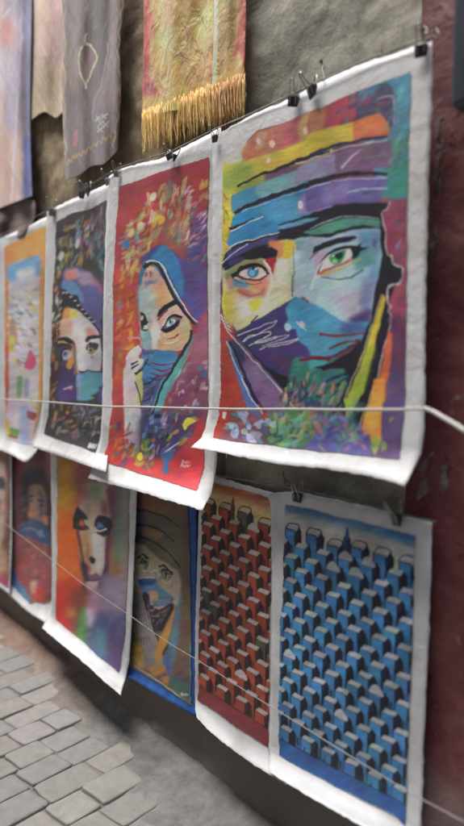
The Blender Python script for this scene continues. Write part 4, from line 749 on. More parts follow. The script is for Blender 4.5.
def homog(src, dst):
    a = []; b = []
    for (x, y), (u, v) in zip(src, dst):
        a += [[x, y, 1, 0, 0, 0, -u * x, -u * y], [0, 0, 0, x, y, 1, -v * x, -v * y]]; b += [u, v]
    h = np.linalg.solve(np.array(a), np.array(b)); return np.append(h, 1).reshape(3, 3)
def art_medina(x0, y0, x1, y1, quad, seed, sky_top, sky_low, roof, wall, dark, line, band, ncol, tower, green=None):
    """a hillside of stacked box houses, laid out in the canvas' own metres"""
    A = Art(x0, y0, x1, y1, wall, seed=seed); A.sat = .98; H = homog([(0, 0), (1, 0), (1, 1), (0, 1)], quad); rs = random.Random(seed)
    def T(*p):
        o = []
        for u, v in p:
            q = H @ np.array([u, v, 1.0]); o.append((q[0] / q[2], q[1] / q[2]))
        return o
    A.P(T((-.1, -.1), (1.1, -.1), (1.1, .2), (-.1, .2)), sky_low, smooth=False); A.P(T((-.1, -.1), (1.1, -.1), (1.1, .03), (.5, .022), (-.1, .015)), sky_top, soft=4)
    A.D(T((0, .0), (1, .0), (1, .05), (0, .05)), 16, [sky_top, sky_low], 12, 3, 15, 15, .35, 6)
    cu, cv = 1.0 / ncol, .098; w = cu * .62; hgt = .034
    rows = []
    for r in range(0, 19):
        for c in range(-1, int(ncol) + 2):
            u = (c + (.5 if r % 2 else 0) + .05) * cu + rs.uniform(-.008, .008) * 1; v = .10 + r * cv * .5 + rs.uniform(-.004, .004)
            if v > .90: continue
            if r == 0: v += rs.uniform(-.012, .010)
            if tower and r == 1 and c == int(ncol) // 2:
                k = tower
                tu = u + .06; A.P(T((tu - .028, v - .085), (tu + .028, v - .085), (tu + .032, v + .05), (tu - .032, v + .05)), k, smooth=False); A.P(T((tu - .018, v - .085), (tu, v - .125), (tu + .018, v - .085)), k); A.P(T((tu + .004, v - .08), (tu + .028, v - .08), (tu + .032, v + .05), (tu + .006, v + .05)), dark, smooth=False, a=.7)
                for q in range(3): A.L(T((tu - .026, v - .07 + q * .025), (tu + .026, v - .07 + q * .025)), line, .8)
            wl_ = np.array(wall) * rs.uniform(.92, 1.12); dk = np.array(dark) * rs.uniform(.8, 1.3)
            if green and rs.random() < .07: wl_ = np.array(green); dk = np.array(green) * .6
            a0, a1_, a2_ = u, u + cu * .47, u + cu * .80
            A.P(T((a0, v), (a1_, v), (a1_, v + .105), (a0, v + .105)), wl_, smooth=False)
            A.P(T((a0, v + .045), (a1_, v + .05), (a1_, v + .105), (a0, v + .105)), wl_ * .72, soft=1.5, smooth=False, a=.7)
            A.P(T((a1_, v), (a1_ + cu * .17, v - .022), (a2_, v - .004), (a2_, v + .062), (a1_, v + .078)), line, smooth=False)
            A.P(T((a1_, v + .002), (a1_ + cu * .16, v - .018), (a1_ + cu * .16, v + .02), (a1_, v + .035)), dk, smooth=False, soft=.4, a=.7)
            if rs.random() < .6: A.P(T((a0 + cu * .28, v + .055), (a0 + cu * .38, v + .055), (a0 + cu * .38, v + .085), (a0 + cu * .28, v + .085)), line, smooth=False, a=.55)
            if rs.random() < .5: A.P(T((a0 + cu * .1, v + .03), (a0 + cu * .2, v + .03), (a0 + cu * .2, v + .05), (a0 + cu * .1, v + .05)), line, smooth=False, a=.5)
            rf = np.array(roof) * rs.uniform(.9, 1.05)
            if (rs.random() < .05 and r > 0) or (tower and r in (1, 2) and c in (2, 3) and not green): A.P(T((a0, v), (a0 + cu * .1, v - .024), (a0 + cu * .3, v - .036), (a1_, v - .026), (a1_ + cu * .14, v - .008), (a1_, v + .004)), rf)
            else: A.P(T((a0, v + .002), (a0 + cu * .17, v - .019), (a1_ + cu * .19, v - .019), (a1_ + cu * .02, v + .002)), rf, smooth=False, soft=.12)
            A.L(T((a0, v + .001), (a1_, v + .001)), line, .7, a=.6); A.L(T((a1_, v), (a1_, v + .09)), line, .7, a=.7)
            if r == 0:
                A.L(T((a0, v + .03), (a0, v - .004), (a0 + cu * .17, v - .028)), line, 1.0); A.L(T((a0 + cu * .17, v - .028), (a1_ + cu * .19, v - .026), (a1_ + cu * .19, v + .02)), line, 1.1); A.L(T((a0, v - .003), (a1_, v - .003)), line, .9)
    A.P(T((-.1, .935), (1.1, .925), (1.1, 1.1), (-.1, 1.1)), band, smooth=False); A.L(T((-.05, .933), (1.05, .923)), line, 1.0, a=.7)
    A.D(T((0, .94), (1, .94), (1, 1), (0, 1)), 40, [band], 14, 2.5, 32, 8, .5, 8)
    return A.finish(warp=0.35, tone=0.06, hue=0.02, slope=-0.2)

# ------------------------------------------------------------------ the alley: ground and walls
def ground_px(px, py, z=0.0):
    d = ray(px, py); t = (z - EYE) / d.z; return EYEP + d * t
def fbm(x, y, z, o=5): return noise.fractal(Vector((x, y, z)), 0.8, 2.1, o, noise_basis='PERLIN_ORIGINAL')

def make_wall_mat(name, stops, low, lowz, scale=3.0, patch=None, rough=0.85, bs=0.5):
    m, n, l, b = mat_new(name, rough=rough, spec=0.3)
    t = nz(n, l, scale, 9, 0.68, 0.4); r = ramp(n, l, t.outputs[0], stops)
    col = r.outputs[0]
    t4 = nz(n, l, scale * 9, 6, 0.7); r4 = ramp(n, l, t4.outputs[0], [(0.3, (0.72, 0.72, 0.72, 1)), (0.7, (1.25, 1.25, 1.25, 1))])
    col = mix(n, l, 0.8, col, r4.outputs[0], 'MULTIPLY')
    if patch:
        for (ps, thr, pc, seed) in patch:
            t2 = nz(n, l, ps, 7, 0.62, 0.6); t2.inputs['Vector'].links[0].from_node.inputs['Location'].default_value = (seed, seed * 2, seed)
            r2 = ramp(n, l, t2.outputs[0], [(thr, (0, 0, 0, 1)), (thr + 0.03, (1, 1, 1, 1))])
            col = mix(n, l, r2.outputs[0], col, pc)
    if low:
        g = n.new('ShaderNodeNewGeometry'); sx = n.new('ShaderNodeSeparateXYZ'); l.new(g.outputs['Position'], sx.inputs[0])
        ad = n.new('ShaderNodeMath'); ad.operation = 'MULTIPLY_ADD'; l.new(t.outputs[0], ad.inputs[0]); ad.inputs[1].default_value = 0.25; l.new(sx.outputs['Z'], ad.inputs[2])
        r3 = ramp(n, l, ad.outputs[0], [(lowz - 0.04 + .12, (1, 1, 1, 1)), (lowz + 0.04 + .12, (0, 0, 0, 1))])
        col = mix(n, l, r3.outputs[0], col, low)
    l.new(col, b.inputs['Base Color'])
    k = bump(n, l, b, t4.outputs[0], bs, 0.006); bump(n, l, b, t.outputs[0], bs, 0.02, k)
    return m
M['concrete'] = make_wall_mat('grey_cement_render', [(0.3, rgb(118, 116, 106)), (0.5, rgb(150, 148, 136)), (0.7, rgb(174, 170, 156))], rgb(118, 116, 112), 0.55, 3.2, [(14, 0.66, rgb(84, 82, 78), 3.1)])
M['stone'] = make_wall_mat('brown_rubble_plaster', [(0.3, rgb(128, 114, 92)), (0.5, rgb(164, 148, 122)), (0.7, rgb(190, 174, 148))], rgb(124, 118, 112), 0.62, 4.5, [(9, 0.62, rgb(128, 116, 94), 1.3), (7, 0.66, rgb(190, 170, 144), 6.3)])
M['burgundy'] = make_wall_mat('burgundy_painted_plaster', [(0.3, rgb(94, 52, 56)), (0.5, rgb(116, 66, 70)), (0.72, rgb(134, 88, 90))], rgb(130, 106, 106), 0.5, 5.0, [(6.5, 0.645, rgb(176, 168, 162), 2.7), (13, 0.62, rgb(78, 44, 48), 8.1), (24, 0.68, rgb(170, 130, 128), 4.4)], rough=0.6, bs=0.5)
def wall_slab(name, x0, x1, z0, z1, mat, amp, seed, parent, res=0.022, y0=0.0, freq=3.0):
    nx, nz_ = max(2, int((x1 - x0) / res)), max(2, int((z1 - z0) / res)); V = []
    for j in range(nz_ + 1):
        for i in range(nx + 1):
            x, z = x0 + (x1 - x0) * i / nx, z0 + (z1 - z0) * j / nz_
            d = fbm(x * freq, seed, z * freq, 5) * amp + fbm(x * freq * 5, seed + 9, z * freq * 5, 3) * amp * 0.25
            V.append((x, y0 - d * 0.6, z))
    n = len(V); f = grid_faces(nx, nz_)
    V = np.vstack([np.array(V), np.array([(x0, y0 + .3, z0), (x1, y0 + .3, z0), (x1, y0 + .3, z1), (x0, y0 + .3, z1)])])
    a, b_, c, d_ = 0, nx, (nx + 1) * (nz_ + 1) - 1, (nx + 1) * nz_
    extra = np.array([(n, n + 3, n + 2, n + 1), (a, b_, n + 1, n), (b_, c, n + 2, n + 1), (c, d_, n + 3, n + 2), (d_, a, n, n + 3)])
    return mesh_obj(name, V, np.vstack([f[:, ::-1], extra]), mat, parent, True)
XC = at(240, 60).x; XB = at(428, 60).x
wall = empty('market_wall', (XC, 0, 0), 'rough plastered alley wall, brown stone to the left and grey cement in the middle, behind the paintings', 'wall')
wall_slab('rubble_plaster', -9.0, XB, -0.1, 3.4, M['stone'], 0.04, 2.0, wall, 0.026)
wall_slab('cement_render', XC + .002, XB, 0.82, 3.4, M['concrete'], 0.022, 5.0, wall, 0.016, y0=-0.020, freq=4)
bw = empty('burgundy_wall', (XB + .1, 0, 0), 'burgundy painted wall with pale flaking patches at the right edge of the paintings', 'wall')
wall_slab('painted_plaster', XB + .002, 3.4, -0.1, 3.4, M['burgundy'], 0.012, 8.0, bw, 0.016, y0=-0.034, freq=5)

M['bare'] = simple('bare_pale_plaster', rgb(92, 80, 78), rgb(138, 126, 122), 30, .9, .6, .006)
def bare_patch(poly, seed, matn='bare', lift=.0018):
    P = [at(x, y, .04) for x, y in poly]; Q = catmull([(p.x, p.z) for p in P], True, .004); r = .005
    xs = np.arange(Q[:, 0].min() - .01, Q[:, 0].max() + .01, r); zs = np.arange(Q[:, 1].min() - .01, Q[:, 1].max() + .01, r); V = []
    for z in zs:
        for x in xs:
            d = fbm(x * 5, 8.0, z * 5, 5) * .012 + fbm(x * 25, 17.0, z * 25, 3) * .003; V.append((x, -.034 - d * .6 - lift, z))
    V = np.array(V); f = grid_faces(len(xs) - 1, len(zs) - 1)[:, ::-1]; c = V[f].mean(1)
    jit = np.array([fbm(a * 40, seed, b * 40, 4) for a, _, b in c]) * .018
    keep = f[inside(Q, c[:, 0] + jit, c[:, 2] + jit)]; u = np.unique(keep); m = -np.ones(len(V), int); m[u] = np.arange(len(u))
    if len(keep): mesh_obj('bare_patch', V[u], m[keep], M[matn], bw, True)
for i_, q_ in enumerate((((434, 120), (439, 116), (441, 160), (438, 200), (434, 190), (436, 150)), ((422, 460), (429, 455), (428, 476), (424, 494), (417, 500), (419, 480)), ((437, 470), (446, 462), (448, 478), (440, 492)), ((430, 235), (434, 230), (435, 262), (431, 268)))):
    bare_patch(q_, 3.0 + i_)
M['shade_wall'] = make_wall_mat('pale_ochre_render', [(0.3, rgb(150, 136, 118)), (0.5, rgb(178, 164, 144)), (0.7, rgb(196, 184, 166))], None, 0, 2.0)
fw = MB(); fw.box((-3, -3.35, 4.1), (26, .5, 8.4)); tag(fw.build('unseen_shade_wall', M['shade_wall'], None, False), kind='structure')  # unseen wall behind the viewer, added and sized to shade the lower paintings
# ground sheet, gutter and paving
M['ground'] = simple('dusty_joint_sand', rgb(100, 96, 90), rgb(134, 128, 120), 18, 0.9, 0.6)
M['smooth'] = simple('worn_cement_screed', rgb(92, 90, 88), rgb(136, 132, 126), 5, 0.8, 0.5, 0.01)
M['clay'] = simple('reddish_dusty_cement', rgb(118, 88, 74), rgb(156, 124, 106), 7, 0.9, 0.6, 0.01)
def paving_mat():
    m, n, l, b = mat_new('grey_cut_stone', rough=0.62, spec=0.4)
    a = n.new('ShaderNodeAttribute'); a.attribute_name = 'paint'
    t = nz(n, l, 22, 8, 0.7); r = ramp(n, l, t.outputs[0], [(0.3, (0.78, 0.78, 0.78, 1)), (0.7, (1.12, 1.12, 1.1, 1))])
    l.new(mix(n, l, 1.0, a.outputs['Color'], r.outputs[0], 'MULTIPLY'), b.inputs['Base Color'])
    t2 = nz(n, l, 120, 4, 0.6); k = bump(n, l, b, t.outputs[0], 0.5, 0.006); bump(n, l, b, t2.outputs[0], 0.4, 0.002, k); return m
M['paving'] = paving_mat()
g = MB(); g.add([(-60, -60, -.007), (60, -60, -.007), (60, .2, -.007), (-60, .2, -.007)], [(0, 1, 2, 3)])
tag(g.build('ground', M['ground']), kind='structure')
edge_pts = [ground_px(*p) for p in ((0, 639), (28, 667), (56, 698), (84, 718), (112, 745), (132, 780), (150, 826))]
def edge_y(x):
    P = sorted([(p.x, p.y) for p in edge_pts])
    return float(np.interp(x, [a for a, _ in P], [b for _, b in P]))
def strip(name, xs0, xs1, mat):
    V = []; nx = int((xs1 - xs0) / .025); ny = 26
    for i in range(nx + 1):
        x = xs0 + (xs1 - xs0) * i / nx; ye = edge_y(x) - .05
        for j in range(ny + 1):
            t = j / ny; y = .03 + (ye - .03) * t; w = (ye - .03)
            z = .045 * max(0, 1 - t * 1.6) ** 1.6 + .009 * (1 - t) - .006 * max(0, t - .45) * 2.6 + .010 * fbm(x * 4, y * 4, 3) * (1 - .3 * t) + .003 * fbm(x * 17, y * 17, 5)
            V.append((x, y, z))
    return mesh_obj(name, V, grid_faces(ny, nx)[:, ::-1], mat, None, True)
def edge_mat():
    m, n, l, b = mat_new('worn_cement_edge', rough=.85, spec=.3)
    t = nz(n, l, 4, 8, .7, .5); t2 = nz(n, l, 30, 6, .7)
    r1 = ramp(n, l, t.outputs[0], [(.3, rgb(96, 95, 94)), (.5, rgb(124, 123, 120)), (.7, rgb(146, 144, 140))]); r2 = ramp(n, l, t.outputs[0], [(.3, rgb(116, 94, 82)), (.7, rgb(154, 132, 118))])
    g = n.new('ShaderNodeNewGeometry'); sx = n.new('ShaderNodeSeparateXYZ'); l.new(g.outputs['Position'], sx.inputs[0])
    ad = n.new('ShaderNodeMath'); ad.operation = 'MULTIPLY_ADD'; l.new(t.outputs[0], ad.inputs[0]); ad.inputs[1].default_value = 1.2; l.new(sx.outputs['X'], ad.inputs[2])
    mr = n.new('ShaderNodeMapRange'); mr.inputs['From Min'].default_value = XR + .0; mr.inputs['From Max'].default_value = XR + .9; l.new(ad.outputs[0], mr.inputs['Value'])
    c = mix(n, l, mr.outputs[0], r2.outputs[0], r1.outputs[0]); r3 = ramp(n, l, t2.outputs[0], [(.3, (.75, .75, .75, 1)), (.7, (1.15, 1.15, 1.15, 1))])
    l.new(mix(n, l, 1.0, c, r3.outputs[0], 'MULTIPLY'), b.inputs['Base Color']); k = bump(n, l, b, t2.outputs[0], .6, .008); t5 = nz(n, l, 160, 3, .6); bump(n, l, b, t5.outputs[0], .5, .003, k); return m
XR = ground_px(84, 702).x
tag(strip('pavement_edge', -9, 3.2, edge_mat()), kind='structure')
def paving():
    rs = random.Random(4); V = []; F = []; C = []
    th = math.radians(90 + 11); rd = Vector((math.cos(th), math.sin(th), 0)) * -1; cr = Vector((-rd.y, rd.x, 0))
    if cr.x < 0: cr = -cr
    org = Vector((-1.0, -0.2, 0)); rowp = -72 * .118
    while rowp < 4:
        rw = .118 * rs.uniform(.88, 1.12); s = -1.2 + rs.uniform(0, .15)
        while s < 4.2:
            ln = rs.uniform(.12, .22); cpt = org + cr * (rowp + rw / 2) + rd * (s + ln / 2)
            if -8.5 < cpt.x < 2.5 and cpt.y < edge_y(cpt.x) + .02 and cpt.y > -3.6:
                a, b = ln / 2 - .002, rw / 2 - .002; tz = rs.uniform(-.004, .004); tx, ty = rs.uniform(-.03, .03), rs.uniform(-.03, .03)
                base = np.array(s2l(np.array([146, 145, 141]) / 255.)) * rs.uniform(.86, 1.12) * np.array([rs.uniform(.97, 1.04), 1, rs.uniform(.94, 1.02)])
                k0 = len(V); N_ = 20; rings = [(1.0, -.016), (.992, -.004), (.965, -.0005), (.85, .0008), (.35, .001)]
                wob = [1 + rs.uniform(-.035, .035) for _ in range(N_)]
                for q, (sc, zz) in enumerate(rings):
                    for k in range(N_):
                        an = 2 * math.pi * k / N_; c_, s_ = math.cos(an), math.sin(an); e = .17
                        u = a * sc * math.copysign(abs(c_) ** e, c_) * wob[k]; v = b * sc * math.copysign(abs(s_) ** e, s_) * wob[(k * 7) % N_]
                        p = cpt + rd * u + cr * v; V.append((p.x, p.y, zz + tz + u * tx + v * ty)); C.append(base * (1.0 if q > 1 else .8))
                for q in range(len(rings) - 1):
                    for k in range(N_): F.append((k0 + q * N_ + k, k0 + q * N_ + (k + 1) % N_, k0 + (q + 1) * N_ + (k + 1) % N_, k0 + (q + 1) * N_ + k))
                F.append(tuple(k0 + 4 * N_ + k for k in range(N_)))
            s += ln
        rowp += rw
    return mesh_obj('pavement', V, F, M['paving'], None, True, np.array(C))
tag(paving(), kind='structure')

# ------------------------------------------------------------------ the paintings
GT, GB = 1.32, 1.28           # pigment gain; GB is kept low, leaving the lower row's shade in its colours
TOPG, LOWG = 'canvas paintings clipped in the upper row', 'canvas paintings hung in the lower row'
A_T = [(212, 137), (256, 113), (288, 100), (321, 82), (362, 64), (418, 46), (432, 41)]
make_canvas(A_T, [(191, 447), (234, 455), (275, 463.5), (310, 467), (349, 472), (377, 477.5), (404, 485)],
    [(212, 137), (212.5, 200), (212, 300), (210.5, 380), (208, 415), (202, 436), (191, 447)],
    [(432, 41), (431, 110), (429, 160), (426.5, 250), (425, 340), (424.5, 400), (421, 450), (404, 485)],
    [(223, 161), (240, 150), (256, 131), (277, 125), (330, 103.6), (357, 91), (411, 71.6), (408, 138), (407, 198), (405.7, 332), (404.4, 406), (399, 459.5), (362, 455), (310, 450), (267, 444.5), (234, 441), (213, 437), (219, 414), (221, 380), (220, 306), (222, 250)],
    art_big_face(), GT, .105, .005, .085, 1, 'largest painting, a veiled face with one blue and one green eye under a striped turban', TOPG, density=1.6, hem=.10)
make_canvas([(109, 176), (126, 167), (162, 158), (190, 144), (221, 127)], [(88, 478), (110, 484), (132, 489.5), (174, 502), (202, 510)],
    [(109, 176), (106, 232), (103.5, 300), (103, 360), (102, 415), (99, 448), (88, 478)],
    [(221, 127), (219, 250), (218, 400), (217.5, 450), (212, 490), (202, 510)],
    [(118.6, 187), (162, 171.6), (209, 157), (207, 212), (207, 286), (208, 370), (207.6, 406), (204, 434), (203.4, 468), (196.4, 490.5), (146, 475), (102, 461), (108, 443), (112, 406), (112.4, 370), (113, 286), (115.5, 237)],
    art_blue_veil(), GT, .085, .005, .09, 2, 'bright red painting of a woman in a blue veil looking down, hand at her mask', TOPG, density=1.7, hem=.12)
make_canvas([(47, 212), (60, 205), (82, 195), (114, 181)], [(32, 447), (60, 456), (88, 466), (106, 472)],
    [(47, 212), (45.5, 260), (44, 330), (43, 395), (40, 428), (32, 447)], [(114, 181), (112, 300), (110, 420), (106, 472)],
    [(56, 222), (70, 214), (88, 210), (106, 200), (104.4, 258), (103, 339), (103.6, 397), (100, 436), (96, 452.5), (70, 443), (44, 434), (48, 417), (50, 378), (52, 330), (53, 292), (55.3, 258)],
    art_dark_face(), GT, .07, .005, .09, 3, 'black painting of a frontal face in a lilac hood with a turquoise mask', TOPG, density=1.9, hem=.12)
make_canvas([(-4, 240), (20, 230), (50, 215)], [(-4, 449), (12, 455), (26, 462), (36, 452)], [(-4, 240), (-3, 330), (-3, 400), (-4, 449)], [(50, 215), (48, 300), (46, 380), (43, 420), (36, 452)],
    [(4, 247), (46.5, 226), (43.6, 292), (43, 336), (42, 394), (38, 420), (30.5, 445), (6, 438), (5, 380), (5, 300)],
    art_town_orange(), GT, .055, .003, .05, 4, 'orange bordered painting of a hillside town under a blue sky', TOPG, density=1.9, hem=.12)
make_canvas([(-52, 262), (0, 240)], [(-58, 440), (0, 449)], [(-52, 262), (-55, 350), (-58, 440)], [(0, 240), (1.5, 330), (1.5, 400), (0, 449)],
    [(-50, 270), (-4, 250), (-3, 400), (-4, 440), (-52, 432)], art_green_yellow(), GT, .045, .003, .04, 5, 'sliver of a pale painting cut by the left edge of the photo', TOPG, density=1.2)

F_Q = [(284.5, 504.5), (415, 536), (404.7, 826), (279, 755)]; G_Q = [(202, 482), (272, 500), (268, 748), (197.5, 700)]
make_canvas([(270, 494), (295, 491.5), (328, 498), (360, 504.5), (399, 514.6), (432, 520.7)], [(268, 771), (295, 788), (354, 822), (418, 862)],
    [(270, 494), (272, 600), (270.5, 700), (268, 771)], [(432, 520.7), (430, 588), (428, 640), (424, 730), (422, 800), (418, 862)],
    [(284.5, 504.5), (309, 509), (334, 517), (360, 522), (389, 530.5), (415, 536), (413.4, 588), (412.6, 620), (410, 690), (406, 790), (404.7, 826), (395, 816), (333, 785), (279, 755), (278.4, 706), (280, 620), (282.6, 600), (283.5, 548)],
    art_medina(255, 480, 440, 880, F_Q, 31, (48, 104, 158), (186, 186, 178), (176, 184, 188), (60, 128, 184), (20, 36, 62), (10, 16, 32), (36, 84, 150), 5.6, (40, 78, 120)),
    1.2, .07, -.005, .07, 6, 'blue painting of crowded box houses with a minaret', LOWG, density=1.6, hem=.09)
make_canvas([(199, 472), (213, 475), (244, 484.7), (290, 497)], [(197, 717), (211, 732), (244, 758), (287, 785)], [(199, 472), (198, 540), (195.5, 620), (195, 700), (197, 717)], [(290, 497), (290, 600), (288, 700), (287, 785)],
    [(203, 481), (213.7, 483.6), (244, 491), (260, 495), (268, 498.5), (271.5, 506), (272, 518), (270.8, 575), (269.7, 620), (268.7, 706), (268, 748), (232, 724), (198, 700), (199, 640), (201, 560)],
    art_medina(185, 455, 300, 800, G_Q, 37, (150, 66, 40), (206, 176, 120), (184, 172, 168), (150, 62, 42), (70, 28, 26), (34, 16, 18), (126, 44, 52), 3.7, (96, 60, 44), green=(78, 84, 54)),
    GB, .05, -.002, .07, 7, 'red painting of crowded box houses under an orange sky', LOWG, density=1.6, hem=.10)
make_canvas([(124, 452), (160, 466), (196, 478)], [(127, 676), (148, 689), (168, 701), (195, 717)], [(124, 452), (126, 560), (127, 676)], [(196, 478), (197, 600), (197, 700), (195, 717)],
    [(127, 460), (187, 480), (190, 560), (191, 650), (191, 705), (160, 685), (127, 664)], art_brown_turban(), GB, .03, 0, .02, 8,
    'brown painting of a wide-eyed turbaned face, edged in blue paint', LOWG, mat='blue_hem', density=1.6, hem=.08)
make_canvas([(50, 436), (96, 448), (138, 462)], [(42, 628), (64, 646), (87, 665), (104, 681), (121, 695)], [(50, 436), (52, 520), (52, 570), (51, 607), (42, 628)], [(138, 462), (134, 560), (132, 611), (129, 660), (121, 695)],
    [(57, 445), (129, 465), (129, 496), (128, 570), (125, 631), (119, 673), (56, 619), (57, 560)], art_rainbow_face(), 1.15, .06, 0, .08, 9,
    'painting of a heavy-lidded face in orange, green and violet', LOWG, density=1.7, hem=.10)
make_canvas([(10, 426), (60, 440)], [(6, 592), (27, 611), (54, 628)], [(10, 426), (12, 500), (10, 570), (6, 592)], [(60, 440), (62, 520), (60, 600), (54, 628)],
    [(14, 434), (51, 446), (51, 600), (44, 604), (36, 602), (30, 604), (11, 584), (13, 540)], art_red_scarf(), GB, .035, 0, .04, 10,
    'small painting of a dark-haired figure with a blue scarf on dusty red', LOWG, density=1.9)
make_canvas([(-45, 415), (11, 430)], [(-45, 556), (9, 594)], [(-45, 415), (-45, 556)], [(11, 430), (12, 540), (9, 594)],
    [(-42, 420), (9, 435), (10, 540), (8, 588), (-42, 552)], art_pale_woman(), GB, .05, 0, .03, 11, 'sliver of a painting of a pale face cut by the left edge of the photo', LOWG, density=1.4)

# ------------------------------------------------------------------ garments hanging above the paintings
def cloth_mat(name, rough, sheen, coat):
    m, n, l, b = mat_new(name, rough=rough, spec=0.4)
    a = n.new('ShaderNodeAttribute'); a.attribute_name = 'paint'
    t = nz(n, l, 40, 6, 0.65, stretch=(1, 1, .35)); r = ramp(n, l, t.outputs[0], [(0.3, (0.8, 0.8, 0.8, 1)), (0.7, (1.12, 1.12, 1.12, 1))])
    l.new(mix(n, l, 1.0, a.outputs['Color'], r.outputs[0], 'MULTIPLY'), b.inputs['Base Color'])
    b.inputs['Sheen Weight'].default_value = sheen; b.inputs['Coat Weight'].default_value = coat; b.inputs['Coat Roughness'].default_value = .25
    t2 = nz(n, l, 500, 2, 0.5); k = bump(n, l, b, t2.outputs[0], 0.4, 0.001); k = bump(n, l, b, t.outputs[0], 0.5, 0.006, k)
    t3 = nz(n, l, 16, 5, 0.6, .5, stretch=(1, 1, .7)); bump(n, l, b, t3.outputs[0], .5 if name == 'gold_satin' else .15, 0.03, k); return m
M['cloth'] = cloth_mat('woven_cloth', .7, .3, 0.0); M['satin'] = cloth_mat('gold_satin', .42, .2, .15)
def plastic_mat():
    m = bpy.data.materials.new('clear_plastic'); m.use_nodes = True; n = m.node_tree.nodes; l = m.node_tree.links
    n.remove(n['Principled BSDF']); out = n['Material Output']
    tr = n.new('ShaderNodeBsdfTransparent'); tr.inputs[0].default_value = (.97, .97, .97, 1)
    gl = n.new('ShaderNodeBsdfGlossy'); gl.inputs['Roughness'].default_value = .16
    fr = n.new('ShaderNodeFresnel'); fr.inputs[0].default_value = 1.5
    t = nz(n, l, 14, 4, .6, 1.2, stretch=(1, 1, .4)); bp = n.new('ShaderNodeBump'); bp.inputs['Strength'].default_value = .9; bp.inputs['Distance'].default_value = .02
    l.new(t.outputs[0], bp.inputs['Height']); l.new(bp.outputs[0], gl.inputs['Normal']); l.new(bp.outputs[0], fr.inputs['Normal'])
    ms = n.new('ShaderNodeMixShader'); ms.inputs[0].default_value = .09; l.new(tr.outputs[0], ms.inputs[1]); l.new(gl.outputs[0], ms.inputs[2]); l.new(ms.outputs[0], out.inputs[0]); return m
M['plastic'] = plastic_mat()
def make_cloth(name, label, cat, T, Bm, L, R, art, gain, base, seed, folds, amp, mat, part='fabric', density=1.0, parent=None, plastic=None, group=None):
    L = list(L); R = list(R); T = list(T); Bm = list(Bm); L[0], L[-1], R[0], R[-1] = T[0], Bm[0], T[-1], Bm[-1]
    rr = random.Random(seed); ph = [rr.uniform(0, 6.28) for _ in range(5)]
    wpx = np.hypot(T[-1][0] - T[0][0], T[-1][1] - T[0][1]); hpx = abs(L[-1][1] - L[0][1]); nu, nv = int(wpx * density), int(hpx * density)
    U, V = np.meshgrid(np.linspace(0, 1, nu + 1), np.linspace(0, 1, nv + 1)); U = U.ravel(); V = V.ravel()
    def surf(U, V, lift=0, am=amp):
        o = base + am * (np.sin(folds * 6.28 * U + ph[0] + 1.1 * np.sin(2.2 * V + ph[1])) * .6 + np.sin(folds * 14.3 * U + ph[2] - 1.5 * V) * .25 + np.sin(9 * V + 5 * U + ph[3]) * .18) + .01 * np.sin(3.1 * U)
        p = coons(T, Bm, L, R, U, V); return p, at_np(p[:, 0], p[:, 1], o + lift)
    p, X = surf(U, V)
    G = X.reshape(nv + 1, nu + 1, 3); N = np.cross(np.gradient(G, axis=0), np.gradient(G, axis=1)).reshape(-1, 3); N /= np.linalg.norm(N, axis=1)[:, None] + 1e-12
    if N[:, 1].mean() > 0: N = -N
    c = np.clip(s2l(art.sample(p[:, 0], p[:, 1])) * gain, .004, .85)
    if parent is None:
        parent = empty(name, at(T[0][0] * .5 + T[-1][0] * .5, Bm[0][1], base), label, cat, group)
    sheet_back(part, X, N, M[mat], parent, nu, nv, .002, np.vstack([c, c]))
    if plastic:
        U, V = np.meshgrid(np.linspace(0, 1, 40), np.linspace(0, 1, 50)); p, X = surf(U.ravel(), V.ravel(), .018, amp * .5)
        mesh_obj('plastic_sleeve', X, grid_faces(39, 49), M['plastic'], parent, True)
    return parent
